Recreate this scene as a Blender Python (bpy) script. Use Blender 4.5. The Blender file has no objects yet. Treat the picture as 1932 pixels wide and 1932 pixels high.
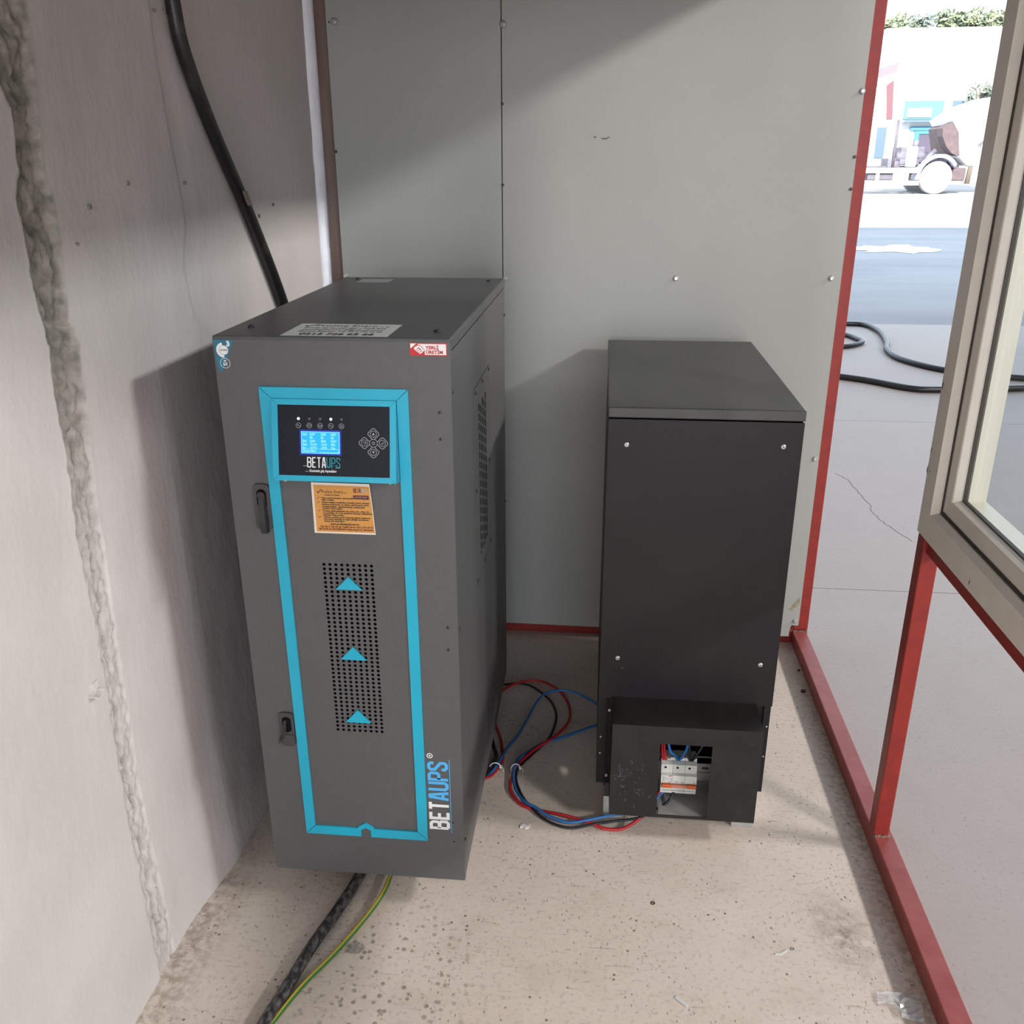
import bpy, bmesh, math, random
from mathutils import Vector, Matrix, noise
random.seed(7)
SC = bpy.context.scene
COL = SC.collection

# ---------------------------------------------------------------- camera, sky, sun, large lights, exposure
cam_d = bpy.data.cameras.new('camera')
cam_d.sensor_fit = 'HORIZONTAL'; cam_d.sensor_width = 36.0
cam_d.lens = 36.0 * 1709.6 / 1932.0
cam_d.clip_start = 0.02; cam_d.clip_end = 400
cam = bpy.data.objects.new('camera', cam_d); COL.objects.link(cam)
RT = Vector((0.9951, 0.0985, -0.0035)).normalized()
FW = Vector((-0.0932, 0.9287, -0.3590)).normalized()
UPV = RT.cross(FW).normalized(); RT = FW.cross(UPV).normalized()
cam.matrix_world = Matrix(((RT.x, UPV.x, -FW.x, 0), (RT.y, UPV.y, -FW.y, 0), (RT.z, UPV.z, -FW.z, 1.6), (0, 0, 0, 1)))
SC.camera = cam

SC.view_settings.view_transform = 'Standard'
SC.view_settings.look = 'None'
SC.view_settings.gamma = 1.0
SC.view_settings.use_curve_mapping = False
SC.view_settings.exposure = 0.0

world = bpy.data.worlds.new('sky'); SC.world = world; world.use_nodes = True
wn = world.node_tree.nodes; wl = world.node_tree.links
bg = wn['Background']
bg.inputs['Color'].default_value = (0.68, 0.83, 1.0, 1)
bg.inputs['Strength'].default_value = 2.5

def add_light(name, kind, loc, rot, **kw):
    d = bpy.data.lights.new(name, kind)
    for k, v in kw.items(): setattr(d, k, v)
    o = bpy.data.objects.new(name, d); COL.objects.link(o)
    o.location = loc; o.rotation_euler = rot
    return o
# afternoon sun over the yard, coming from behind the hall
add_light('sun', 'SUN', (0, -10, 20), (math.radians(58), 0, math.radians(-12)), energy=13.0, angle=math.radians(0.6), color=(1.0, 0.96, 0.9))
# daylight through the two clerestory windows high in the hall's right wall
for cy_, ly_, en_ in ((-6.0, 2.0, 1000.0), (0.9, 1.8, 600.0)):
    add_light('clerestory_daylight', 'AREA', (8.9, cy_, 6.2), (0, math.radians(90 - 26), 0), shape='RECTANGLE',
              size=0.55, size_y=ly_, energy=en_, color=(1.0, 0.975, 0.95))
# added fill lamp behind the camera, standing in for light from the hall
add_light('rear_fill', 'AREA', (0.9, -9.0, 1.15), (math.radians(90), 0, 0), shape='RECTANGLE',
          size=3.4, size_y=1.9, energy=220.0, color=(1.0, 0.98, 0.97))

# ---------------------------------------------------------------- materials
def _nt(name):
    m = bpy.data.materials.new(name); m.use_nodes = True
    nt = m.node_tree; b = nt.nodes['Principled BSDF']
    return m, nt, nt.nodes, nt.links, b
def mat(name, c, rough=0.5, metal=0.0, c2=None, scale=8.0, detail=4.0, bump=0.0, bscale=60.0, spec=0.5, emit=None, es=1.0, stretch=None, contrast=(0.35, 0.65)):
    m, nt, N, L, b = _nt(name)
    b.inputs['Roughness'].default_value = rough
    b.inputs['Metallic'].default_value = metal
    b.inputs['Specular IOR Level'].default_value = spec
    b.inputs['Base Color'].default_value = (*c, 1)
    tc = N.new('ShaderNodeTexCoord'); mp = N.new('ShaderNodeMapping')
    L.new(tc.outputs['Object'], mp.inputs['Vector'])
    if stretch: mp.inputs['Scale'].default_value = stretch
    if c2 is not None:
        nz = N.new('ShaderNodeTexNoise'); nz.inputs['Scale'].default_value = scale; nz.inputs['Detail'].default_value = detail
        L.new(mp.outputs[0], nz.inputs['Vector'])
        mr = N.new('ShaderNodeMapRange'); mr.inputs[1].default_value = contrast[0]; mr.inputs[2].default_value = contrast[1]
        L.new(nz.outputs['Fac'], mr.inputs[0])
        mx = N.new('ShaderNodeMix'); mx.data_type = 'RGBA'
        mx.inputs[6].default_value = (*c, 1); mx.inputs[7].default_value = (*c2, 1)
        L.new(mr.outputs[0], mx.inputs[0]); L.new(mx.outputs[2], b.inputs['Base Color'])
    if bump:
        n2 = N.new('ShaderNodeTexNoise'); n2.inputs['Scale'].default_value = bscale; n2.inputs['Detail'].default_value = 5
        L.new(mp.outputs[0], n2.inputs['Vector'])
        bp = N.new('ShaderNodeBump'); bp.inputs['Strength'].default_value = bump; bp.inputs['Distance'].default_value = 0.004
        L.new(n2.outputs['Fac'], bp.inputs['Height']); L.new(bp.outputs[0], b.inputs['Normal'])
    if emit:
        b.inputs['Emission Color'].default_value = (*emit, 1); b.inputs['Emission Strength'].default_value = es
    return m

def glass_mat(name, tint=(0.93, 0.96, 0.97), rough=0.0, base=0.06):
    m, nt, N, L, b = _nt(name)
    N.remove(b)
    tr = N.new('ShaderNodeBsdfTransparent'); tr.inputs[0].default_value = (*tint, 1)
    gl = N.new('ShaderNodeBsdfGlossy'); gl.inputs['Roughness'].default_value = rough
    lw = N.new('ShaderNodeLayerWeight'); lw.inputs[0].default_value = 0.5
    pw_ = N.new('ShaderNodeMath'); pw_.operation = 'POWER'; L.new(lw.outputs['Facing'], pw_.inputs[0]); pw_.inputs[1].default_value = 5.0
    fr = N.new('ShaderNodeMath'); fr.operation = 'MULTIPLY_ADD'; L.new(pw_.outputs[0], fr.inputs[0]); fr.inputs[1].default_value = 0.45; fr.inputs[2].default_value = base
    mx = N.new('ShaderNodeMixShader')
    L.new(fr.outputs[0], mx.inputs[0]); L.new(tr.outputs[0], mx.inputs[1]); L.new(gl.outputs[0], mx.inputs[2])
    L.new(mx.outputs[0], N['Material Output'].inputs[0])
    return m

def floor_mat(name, c1, c2, c3):
    m, nt, N, L, b = _nt(name)
    tc = N.new('ShaderNodeTexCoord')
    def nz(scale, detail=5, vec=None, rough=0.55, dist=0.0):
        n = N.new('ShaderNodeTexNoise'); n.inputs['Scale'].default_value = scale; n.inputs['Detail'].default_value = detail
        n.inputs['Roughness'].default_value = rough; n.inputs['Distortion'].default_value = dist
        L.new(vec if vec else tc.outputs['Object'], n.inputs['Vector']); return n.outputs['Fac']
    def mr(x, a, c, o0=0.0, o1=1.0):
        r = N.new('ShaderNodeMapRange'); r.inputs[1].default_value = a; r.inputs[2].default_value = c
        r.inputs[3].default_value = o0; r.inputs[4].default_value = o1; L.new(x, r.inputs[0]); return r.outputs[0]
    def mul(x, y):
        q = N.new('ShaderNodeMath'); q.operation = 'MULTIPLY'; L.new(x, q.inputs[0])
        if isinstance(y, float): q.inputs[1].default_value = y
        else: L.new(y, q.inputs[1])
        return q.outputs[0]
    def mix(f, a, c):
        q = N.new('ShaderNodeMix'); q.data_type = 'RGBA'
        L.new(f, q.inputs[0])
        if isinstance(a, tuple): q.inputs[6].default_value = (*a, 1)
        else: L.new(a, q.inputs[6])
        if isinstance(c, tuple): q.inputs[7].default_value = (*c, 1)
        else: L.new(c, q.inputs[7])
        return q.outputs[2]
    def mapped(rz, sx, sy):
        q = N.new('ShaderNodeMapping'); q.inputs['Rotation'].default_value = (0, 0, rz); q.inputs['Scale'].default_value = (sx, sy, 1)
        L.new(tc.outputs['Object'], q.inputs['Vector']); return q.outputs[0]
    col = mix(mr(nz(1.7, 6), 0.35, 0.68), c1, c2)
    col = mix(mul(mr(nz(6.5, 7, rough=0.65), 0.5, 0.72), 0.55), col, c3)
    col = mix(mul(mr(nz(90, 3), 0.54, 0.72), 0.45), col, (c3[0]*0.6, c3[1]*0.6, c3[2]*0.6))
    # pale and dark scratches in several directions
    for rz, s, pale in ((0.5, 1.0, True), (1.9, 1.2, False), (2.6, 0.9, True), (1.2, 1.4, False)):
        v = mapped(rz, 9*s, 160*s)
        f = mul(mr(nz(1.0, 2, v), 0.66, 0.72), mr(nz(3.1+s, 2), 0.44, 0.56))
        col = mix(mul(f, 0.5), col, (0.62, 0.56, 0.5) if pale else (0.16, 0.13, 0.10))
    # small dark marks, clustered
    vo = N.new('ShaderNodeTexVoronoi'); vo.inputs['Scale'].default_value = 42; L.new(tc.outputs['Object'], vo.inputs['Vector'])
    sp = mul(mr(vo.outputs['Distance'], 0.16, 0.10), mr(nz(5.3, 3), 0.50, 0.57))
    col = mix(mul(sp, 0.8), col, (0.10, 0.085, 0.07))
    vo2 = N.new('ShaderNodeTexVoronoi'); vo2.inputs['Scale'].default_value = 95; L.new(mapped(0.9, 1, 0.45), vo2.inputs['Vector'])
    sp2 = mul(mr(vo2.outputs['Distance'], 0.17, 0.11), mr(nz(4.1, 3), 0.46, 0.54))
    col = mix(mul(sp2, 0.7), col, (0.12, 0.10, 0.08))
    # stains with a place of their own: oil spatter by the earth wire, dirt near the steel beam, a dark blot
    def spot(cx, cy, r0, r1, sx=1.0, sy=1.0, rz=0.0):
        q = N.new('ShaderNodeMapping'); q.vector_type = 'TEXTURE'
        q.inputs['Location'].default_value = (cx, cy, 0); q.inputs['Rotation'].default_value = (0, 0, rz); q.inputs['Scale'].default_value = (sx, sy, 1)
        L.new(tc.outputs['Object'], q.inputs['Vector'])
        ln = N.new('ShaderNodeVectorMath'); ln.operation = 'LENGTH'; L.new(q.outputs[0], ln.inputs[0])
        return mr(ln.outputs['Value'], r1, r0)
    vo3 = N.new('ShaderNodeTexVoronoi'); vo3.inputs['Scale'].default_value = 55; L.new(tc.outputs['Object'], vo3.inputs['Vector'])
    oil = mul(mul(mr(vo3.outputs['Distance'], 0.33, 0.24), mr(nz(22, 2), 0.46, 0.52)), spot(-0.42, 1.40, 0.10, 0.26, 1.0, 1.1))
    col = mix(mul(oil, 0.7), col, (0.17, 0.14, 0.12))
    blot = mul(spot(-0.496, 1.466, 0.018, 0.024, 1.0, 0.8), mr(nz(120, 3), 0.25, 0.5))
    col = mix(mul(blot, 0.7), col, (0.17, 0.15, 0.14))
    dirt = mul(spot(0.575, 1.60, 0.0, 1.0, 0.085, 0.15, 0.25), mr(nz(35, 5, rough=0.7), 0.38, 0.6))
    col = mix(mul(dirt, 0.75), col, (0.16, 0.12, 0.08))
    beam_shade = mul(mul(spot(0.70, 1.9, 0.25, 1.0, 0.07, 1.3), mr(nz(60, 4), 0.42, 0.62)), 0.5)  # beam's shadow put into the floor colour as a broken dark band
    col = mix(beam_shade, col, (0.18, 0.14, 0.11))
    wallfoot = mul(mul(spot(-0.86, 1.45, 0.1, 1.0, 0.09, 0.6), mr(nz(50, 5), 0.4, 0.6)), 0.6)
    col = mix(wallfoot, col, (0.20, 0.13, 0.09))
    # hall floor beyond the beam: greyer, painted darker to offset the stronger light
    sep = N.new('ShaderNodeSeparateXYZ'); L.new(tc.outputs['Object'], sep.inputs[0])
    hall = mr(sep.outputs['X'], 0.72, 0.78)
    col = mix(mul(hall, 0.78), col, (0.30, 0.27, 0.268))
    L.new(col, b.inputs['Base Color'])
    b.inputs['Roughness'].default_value = 0.55
    b.inputs['Specular IOR Level'].default_value = 0.35
    bp = N.new('ShaderNodeBump'); bp.inputs['Strength'].default_value = 0.35; bp.inputs['Distance'].default_value = 0.003
    L.new(nz(55, 6, rough=0.7), bp.inputs['Height']); L.new(bp.outputs[0], b.inputs['Normal'])
    return m

def plaster_mat(name):
    m, nt, N, L, b = _nt(name)
    tc = N.new('ShaderNodeTexCoord')
    at = N.new('ShaderNodeAttribute'); at.attribute_name = 'exposed'
    n1 = N.new('ShaderNodeTexNoise'); n1.inputs['Scale'].default_value = 3.0; n1.inputs['Detail'].default_value = 6
    L.new(tc.outputs['Object'], n1.inputs['Vector'])
    r1 = N.new('ShaderNodeMapRange'); r1.inputs[1].default_value = 0.35; r1.inputs[2].default_value = 0.7; L.new(n1.outputs['Fac'], r1.inputs[0])
    m1 = N.new('ShaderNodeMix'); m1.data_type = 'RGBA'
    m1.inputs[6].default_value = (0.57, 0.52, 0.505, 1); m1.inputs[7].default_value = (0.50, 0.46, 0.44, 1); L.new(r1.outputs[0], m1.inputs[0])
    n2 = N.new('ShaderNodeTexNoise'); n2.inputs['Scale'].default_value = 45; n2.inputs['Detail'].default_value = 6
    L.new(tc.outputs['Object'], n2.inputs['Vector'])
    r2 = N.new('ShaderNodeMapRange'); r2.inputs[1].default_value = 0.35; r2.inputs[2].default_value = 0.65; L.new(n2.outputs['Fac'], r2.inputs[0])
    m2 = N.new('ShaderNodeMix'); m2.data_type = 'RGBA'
    m2.inputs[6].default_value = (0.17, 0.155, 0.13, 1); m2.inputs[7].default_value = (0.34, 0.31, 0.27, 1); L.new(r2.outputs[0], m2.inputs[0])
    m3 = N.new('ShaderNodeMix'); m3.data_type = 'RGBA'
    L.new(at.outputs['Fac'], m3.inputs[0]); L.new(m1.outputs[2], m3.inputs[6]); L.new(m2.outputs[2], m3.inputs[7])
    L.new(m3.outputs[2], b.inputs['Base Color'])
    b.inputs['Roughness'].default_value = 0.75; b.inputs['Specular IOR Level'].default_value = 0.25
    mp = N.new('ShaderNodeMapping'); mp.inputs['Scale'].default_value = (1, 1, 0.55); L.new(tc.outputs['Object'], mp.inputs['Vector'])
    n3 = N.new('ShaderNodeTexNoise'); n3.inputs['Scale'].default_value = 38; n3.inputs['Detail'].default_value = 7; n3.inputs['Roughness'].default_value = 0.6
    L.new(mp.outputs[0], n3.inputs['Vector'])
    bp = N.new('ShaderNodeBump'); bp.inputs['Strength'].default_value = 0.45; bp.inputs['Distance'].default_value = 0.004
    L.new(n3.outputs['Fac'], bp.inputs['Height']); L.new(bp.outputs[0], b.inputs['Normal'])
    return m

M = {}
M['floor'] = floor_mat('concrete_floor', (0.60, 0.515, 0.44), (0.655, 0.575, 0.50), (0.49, 0.412, 0.34))
M['plaster'] = plaster_mat('white_plaster')
M['panel'] = mat('grey_panel', (0.340, 0.346, 0.325), 0.42, c2=(0.32, 0.327, 0.308), scale=2.2, spec=0.4, bump=0.03, bscale=8)
M['panelR'] = mat('cream_panel', (0.355, 0.357, 0.332), 0.42, c2=(0.335, 0.337, 0.313), scale=2.2, spec=0.4, bump=0.03, bscale=8)
M['red'] = mat('red_oxide_paint', (0.27, 0.026, 0.018), 0.40, c2=(0.22, 0.024, 0.019), scale=25, bump=0.05, bscale=200, spec=0.35)
M['rust'] = mat('rusty_primer', (0.10, 0.034, 0.02), 0.6, c2=(0.19, 0.145, 0.125), scale=14, detail=8, stretch=(1, 1, 0.12), bump=0.1)
M['weld'] = mat('weld_bead', (0.30, 0.17, 0.12), 0.6, c2=(0.12, 0.08, 0.06), scale=90, bump=0.6, bscale=160)
M['foam'] = mat('white_foam', (0.90, 0.90, 0.95), 0.7, c2=(0.84, 0.85, 0.93), scale=30, bump=0.5, bscale=70)
M['frame'] = mat('cream_window_profile', (0.80, 0.745, 0.665), 0.36, c2=(0.76, 0.71, 0.635), scale=20)
M['frameL'] = mat('cream_window_bead', (0.74, 0.685, 0.565), 0.38)
M['gasket'] = mat('black_gasket', (0.05, 0.042, 0.035), 0.6)
M['glass'] = glass_mat('window_glass')
M['ups'] = mat('charcoal_powdercoat', (0.094, 0.093, 0.093), 0.42, c2=(0.088, 0.087, 0.087), scale=60, bump=0.06, bscale=900, spec=0.45)
M['upsT'] = mat('charcoal_powdercoat_lid', (0.075, 0.075, 0.078), 0.38, c2=(0.07, 0.07, 0.072), scale=60, bump=0.06, bscale=900)
M['dark'] = mat('dark_interior', (0.006, 0.006, 0.007), 0.9, spec=0.1)
M['cyan'] = mat('turquoise_paint', (0.012, 0.38, 0.54), 0.33, c2=(0.014, 0.36, 0.52), scale=10)
M['face'] = mat('black_panel_film', (0.009, 0.011, 0.018), 0.34, spec=0.22)
M['black'] = mat('black_powdercoat', (0.011, 0.0095, 0.011), 0.45, c2=(0.014, 0.012, 0.012), scale=6, bump=0.06, bscale=900, spec=0.3)
M['blacktop'] = mat('black_powdercoat_dusty', (0.034, 0.034, 0.032), 0.36, c2=(0.055, 0.054, 0.049), scale=5, detail=8, stretch=(1.6, 0.7, 1), bump=0.05, bscale=900)
M['blackscuff'] = mat('black_powdercoat_scuffed', (0.012, 0.0105, 0.010), 0.45, c2=(0.018, 0.016, 0.015), scale=22, bump=0.05, bscale=900, spec=0.35)
M['plastic'] = mat('black_plastic', (0.022, 0.020, 0.021), 0.38)
M['plasticG'] = mat('charcoal_plastic', (0.05, 0.046, 0.046), 0.42)
M['galv'] = mat('galvanised_steel', (0.46, 0.46, 0.44), 0.42, 0.35, c2=(0.38, 0.38, 0.37), scale=30)
M['zinc'] = mat('zinc_screw', (0.62, 0.62, 0.62), 0.3, 0.7)
M['washer'] = mat('screw_washer', (0.34, 0.34, 0.33), 0.45, 0.3)
M['white'] = mat('white_print', (0.78, 0.78, 0.76), 0.5)
M['offwhite'] = mat('white_plastic', (0.66, 0.65, 0.60), 0.42)
M['greyprint'] = mat('grey_print', (0.36, 0.36, 0.36), 0.5)
M['skyblue'] = mat('sky_blue_print', (0.075, 0.40, 0.75), 0.45)
M['tealprint'] = mat('teal_print', (0.01, 0.25, 0.30), 0.5)
M['teal'] = mat('teal_sticker', (0.022, 0.155, 0.235), 0.45)
M['redprint'] = mat('red_print', (0.52, 0.012, 0.02), 0.45)
M['blackprint'] = mat('black_print', (0.02, 0.018, 0.016), 0.6)
M['maroonprint'] = mat('maroon_print', (0.13, 0.01, 0.015), 0.6)
M['orange_paper'] = mat('orange_paper', (0.62, 0.285, 0.055), 0.55, c2=(0.56, 0.25, 0.06), scale=9)
M['paper'] = mat('pale_paper', (0.74, 0.66, 0.57), 0.6)
M['label'] = mat('white_label', (0.60, 0.60, 0.57), 0.5)
M['silver'] = mat('silver_label', (0.30, 0.31, 0.31), 0.35, 0.3)
M['screen'] = mat('lit_blue_screen', (0.0, 0.05, 0.2), 0.3, emit=(0.012, 0.42, 1.0), es=1.1)
M['screentext'] = mat('lit_screen_text', (0.1, 0.3, 0.5), 0.3, emit=(0.34, 0.80, 1.0), es=1.0)
M['screenedge'] = mat('lit_screen_edge', (0.0, 0.0, 0.1), 0.3, emit=(0.004, 0.02, 0.30), es=1.0)
M['led_on'] = mat('lit_led', (0.8, 0.9, 0.8), 0.3, emit=(0.85, 1.0, 0.85), es=1.1)
M['led_off'] = mat('unlit_led', (0.10, 0.10, 0.12), 0.3)
M['cred'] = mat('red_cable_sheath', (0.42, 0.012, 0.02), 0.35)
M['cblue'] = mat('blue_cable_sheath', (0.02, 0.13, 0.36), 0.35)
M['cblack'] = mat('black_cable_sheath', (0.012, 0.012, 0.014), 0.38)
M['cyellow'] = mat('yellow_wire', (0.62, 0.46, 0.06), 0.4)
M['cgreen'] = mat('green_wire', (0.03, 0.16, 0.04), 0.4)
M['cdusty'] = mat('dusty_black_rubber', (0.022, 0.021, 0.021), 0.5, c2=(0.15, 0.145, 0.137), scale=110, detail=9, stretch=(1, 0.6, 1), contrast=(0.42, 0.68), bump=0.3, bscale=140)
M['hose'] = mat('black_rubber_hose', (0.010, 0.009, 0.010), 0.42, c2=(0.04, 0.034, 0.028), scale=22, detail=7, contrast=(0.55, 0.75), bump=0.15)
M['tape'] = mat('brown_tape', (0.17, 0.12, 0.10), 0.35)
M['tie'] = mat('white_nylon', (0.62, 0.66, 0.68), 0.4)
M['orange'] = mat('orange_toggle', (0.62, 0.105, 0.02), 0.4)
M['clip'] = mat('grimy_white_plastic', (0.60, 0.56, 0.53), 0.5)
M['redSheen'] = mat('red_oxide_with_sheen', (0.31, 0.078, 0.070), 0.45, c2=(0.26, 0.055, 0.048), scale=18, bump=0.05, bscale=200, spec=0.4)  # paler, pinker red: the beam top's reflected sheen put into the colour
M['mcb'] = mat('grey_white_breaker', (0.60, 0.60, 0.555), 0.42)
M['crack'] = mat('crack_dark_line', (0.13, 0.11, 0.10), 0.9)  # plain dark colour for cracks, joint base, chips and small ticks
M['pit'] = mat('chipped_plaster', (0.20, 0.18, 0.16), 0.9)
M['spill'] = mat('white_lime_spill', (0.85, 0.85, 0.83), 0.8)
M['darkdeck'] = mat('dark_board_deck', (0.07, 0.06, 0.05), 0.8)
M['hallwall'] = mat('hall_wall_plaster', (0.42, 0.41, 0.39), 0.8)
M['roof'] = mat('hall_roof_sheet', (0.30, 0.30, 0.30), 0.7)
M['film'] = mat('crinkled_clear_film', (0.62, 0.63, 0.64), 0.16, spec=0.9)
M['film'].node_tree.nodes['Principled BSDF'].inputs['Alpha'].default_value = 0.45
# exterior
M['yard'] = mat('yard_concrete', (0.35, 0.355, 0.365), 0.8, c2=(0.25, 0.255, 0.27), scale=0.35, detail=9, stretch=(0.5, 1.6, 1))
M['truckwhite'] = mat('white_truck_paint', (0.75, 0.76, 0.76), 0.35)
M['truckgrey'] = mat('glare_paled_chassis', (0.13, 0.115, 0.14), 0.7, c2=(0.10, 0.09, 0.10), scale=4)  # chassis grey lifted to stand in for the overexposed wash
M['tyre'] = mat('glare_paled_tyre', (0.42, 0.40, 0.39), 0.85)  # dark rubber coloured pale in place of overexposure glare
M['cabunder'] = mat('brown_cab_underside', (0.125, 0.085, 0.085), 0.7, c2=(0.09, 0.065, 0.07), scale=5)
M['engine'] = mat('engine_grey', (0.16, 0.155, 0.19), 0.6, c2=(0.10, 0.09, 0.11), scale=6)
M['bluepaint'] = mat('blue_shopfront', (0.10, 0.27, 0.36), 0.5)
M['bluedeep'] = mat('blue_doorframe', (0.055, 0.19, 0.32), 0.5)
M['shopdark'] = mat('dark_shop_interior', (0.085, 0.07, 0.105), 0.8)
M['shopwin'] = mat('shop_window_glass', (0.11, 0.155, 0.22), 0.3)
M['whitewall'] = mat('white_building', (0.80, 0.80, 0.79), 0.8)
M['maroon'] = mat('maroon_trim', (0.16, 0.065, 0.08), 0.6)
M['roofgrey'] = mat('pale_mauve_roof', (0.19, 0.145, 0.16), 0.7)
M['leaf'] = mat('leaf_green', (0.17, 0.21, 0.135), 0.7, c2=(0.26, 0.28, 0.17), scale=1.3)
M['leaf2'] = mat('leaf_grey_green', (0.165, 0.20, 0.165), 0.7, c2=(0.23, 0.26, 0.20), scale=1.3)
M['bark'] = mat('bark', (0.15, 0.12, 0.09), 0.9)

# ---------------------------------------------------------------- mesh helpers
ORG = {}
class MB:
    def __init__(s): s.v = []; s.f = []; s.mi = []; s.m = 0; s.sm = []
    def add(s, vs, fs, smooth=False):
        o = len(s.v); s.v += [tuple(p) for p in vs]
        for f in fs: s.f.append([i + o for i in f]); s.mi.append(s.m); s.sm.append(smooth)
        return s
    def box(s, x0, x1, y0, y1, z0, z1, bev=0.0):
        if bev <= 0:
            v = [(x, y, z) for z in (z0, z1) for y in (y0, y1) for x in (x0, x1)]
            return s.add(v, [(0, 2, 3, 1), (4, 5, 7, 6), (0, 1, 5, 4), (2, 6, 7, 3), (0, 4, 6, 2), (1, 3, 7, 5)])
        bm = bmesh.new()
        bmesh.ops.create_cube(bm, size=1.0)
        for q in bm.verts:
            q.co = Vector(((x0 + x1) / 2 + q.co.x * (x1 - x0), (y0 + y1) / 2 + q.co.y * (y1 - y0), (z0 + z1) / 2 + q.co.z * (z1 - z0)))
        bmesh.ops.bevel(bm, geom=bm.edges[:], offset=bev, segments=2, affect='EDGES', profile=0.5)
        bm.verts.index_update()
        s.add([q.co[:] for q in bm.verts], [[q.index for q in f.verts] for f in bm.faces]); bm.free()
        return s
    def prism(s, poly, a, b, ax='y'):
        """poly in the plane across axis ax, extruded from a to b"""
        def P(u, w, t):
            return (u, t, w) if ax == 'y' else ((t, u, w) if ax == 'x' else (u, w, t))
        n = len(poly)
        v = [P(u, w, a) for u, w in poly] + [P(u, w, b) for u, w in poly]
        fs = [list(range(n))[::-1], list(range(n, 2 * n))] + [(i, (i + 1) % n, n + (i + 1) % n, n + i) for i in range(n)]
        return s.add(v, fs)
    def cyl(s, p0, p1, r0, r1=None, n=16, caps=True, smooth=True):
        r1 = r0 if r1 is None else r1
        p0 = Vector(p0); p1 = Vector(p1); d = (p1 - p0).normalized()
        a = d.orthogonal().normalized(); b = d.cross(a)
        v = []
        for p, r in ((p0, r0), (p1, r1)):
            for i in range(n):
                t = 2 * math.pi * i / n; v.append(p + a * (r * math.cos(t)) + b * (r * math.sin(t)))
        s.add(v, [(i, (i + 1) % n, n + (i + 1) % n, n + i) for i in range(n)], smooth)
        if caps:
            o = len(s.v) - 2 * n
            for f in (list(range(n))[::-1], list(range(n, 2 * n))):
                s.f.append([i + o for i in f]); s.mi.append(s.m); s.sm.append(False)
        return s
    def lathe(s, p0, axis, prof, n=24, smooth=True):
        """prof: list of (radius, distance along axis)"""
        p0 = Vector(p0); d = Vector(axis).normalized(); a = d.orthogonal().normalized(); b = d.cross(a)
        v = []; fs = []
        for r, h in prof:
            for i in range(n):
                t = 2 * math.pi * i / n; v.append(p0 + d * h + a * (r * math.cos(t)) + b * (r * math.sin(t)))
        for k in range(len(prof) - 1):
            for i in range(n):
                fs.append((k * n + i, k * n + (i + 1) % n, (k + 1) * n + (i + 1) % n, (k + 1) * n + i))
        s.add(v, fs, smooth)
        o = len(s.v) - n * len(prof)
        for f in ([o + i for i in range(n)][::-1], [o + (len(prof) - 1) * n + i for i in range(n)]):
            s.f.append(f); s.mi.append(s.m); s.sm.append(False)
        return s
    def tube(s, pts, r, n=8, sub=6, stripe=None, rfun=None, closed=False):
        P = spline(pts, sub)
        rings = []
        up = Vector((0, 0, 1)); prev = None
        for i, p in enumerate(P):
            d = (P[min(i + 1, len(P) - 1)] - P[max(i - 1, 0)]).normalized()
            if prev is None: a = d.cross(up); a = a.normalized() if a.length > 1e-4 else d.orthogonal().normalized()
            else:
                a = (prev - d * prev.dot(d)).normalized()
            prev = a; b = d.cross(a)
            rr = rfun(i / (len(P) - 1)) * r if rfun else r
            rings.append([p + a * (rr * math.cos(2 * math.pi * k / n)) + b * (rr * math.sin(2 * math.pi * k / n)) for k in range(n)])
        v = [q for ring in rings for q in ring]; o = len(s.v)
        s.v += [tuple(q) for q in v]
        for i in range(len(rings) - 1):
            for k in range(n):
                s.f.append([o + i * n + k, o + i * n + (k + 1) % n, o + (i + 1) * n + (k + 1) % n, o + (i + 1) * n + k])
                s.mi.append(stripe(k, i) if stripe else s.m); s.sm.append(True)
        for f in ([o + k for k in range(n)][::-1], [o + (len(rings) - 1) * n + k for k in range(n)]):
            s.f.append(f); s.mi.append(s.m); s.sm.append(False)
        return s
    def flat(s, poly2, fr, h=0.0, t=0.0):
        """polygon on a frame fr=(origin, right, up); h lifts it along the normal, t gives it thickness"""
        o, r, u = fr; nrm = r.cross(u)
        a = [o + r * x + u * y + nrm * (h + t) for x, y in poly2]
        if t <= 0: return s.add(a, [list(range(len(a)))])
        b = [o + r * x + u * y + nrm * h for x, y in poly2]; n = len(a)
        return s.add(a + b, [list(range(n)), list(range(n, 2 * n))[::-1]] + [(i, n + i, n + (i + 1) % n, (i + 1) % n) for i in range(n)])
    def ribbon(s, pl, w, fr, h=0.0, closed=False, t=0.0):
        """polyline stroke of width w with mitred joints on a frame"""
        o, r, u = fr; nrm = r.cross(u); P = [Vector(p) for p in pl]; n = len(P); L_, R_ = [], []
        for i in range(n):
            if closed: a, b = P[i - 1], P[(i + 1) % n]
            else: a, b = (P[i - 1] if i else None), (P[i + 1] if i < n - 1 else None)
            d0 = (P[i] - a).normalized() if a is not None else None
            d1 = (b - P[i]).normalized() if b is not None else None
            if d0 is None: d0 = d1
            if d1 is None: d1 = d0
            n0 = Vector((-d0.y, d0.x)); n1 = Vector((-d1.y, d1.x)); mm = (n0 + n1)
            mm = mm.normalized() if mm.length > 1e-6 else n0
            k = w / 2 / max(0.35, mm.dot(n0))
            L_.append(P[i] + mm * k); R_.append(P[i] - mm * k)
        W = lambda q: o + r * q.x + u * q.y + nrm * (h + t)
        m = n if closed else n - 1
        s.add([W(q) for q in L_] + [W(q) for q in R_], [(i, n + i, n + (i + 1) % n, (i + 1) % n) for i in range(m)])
        return s
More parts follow.
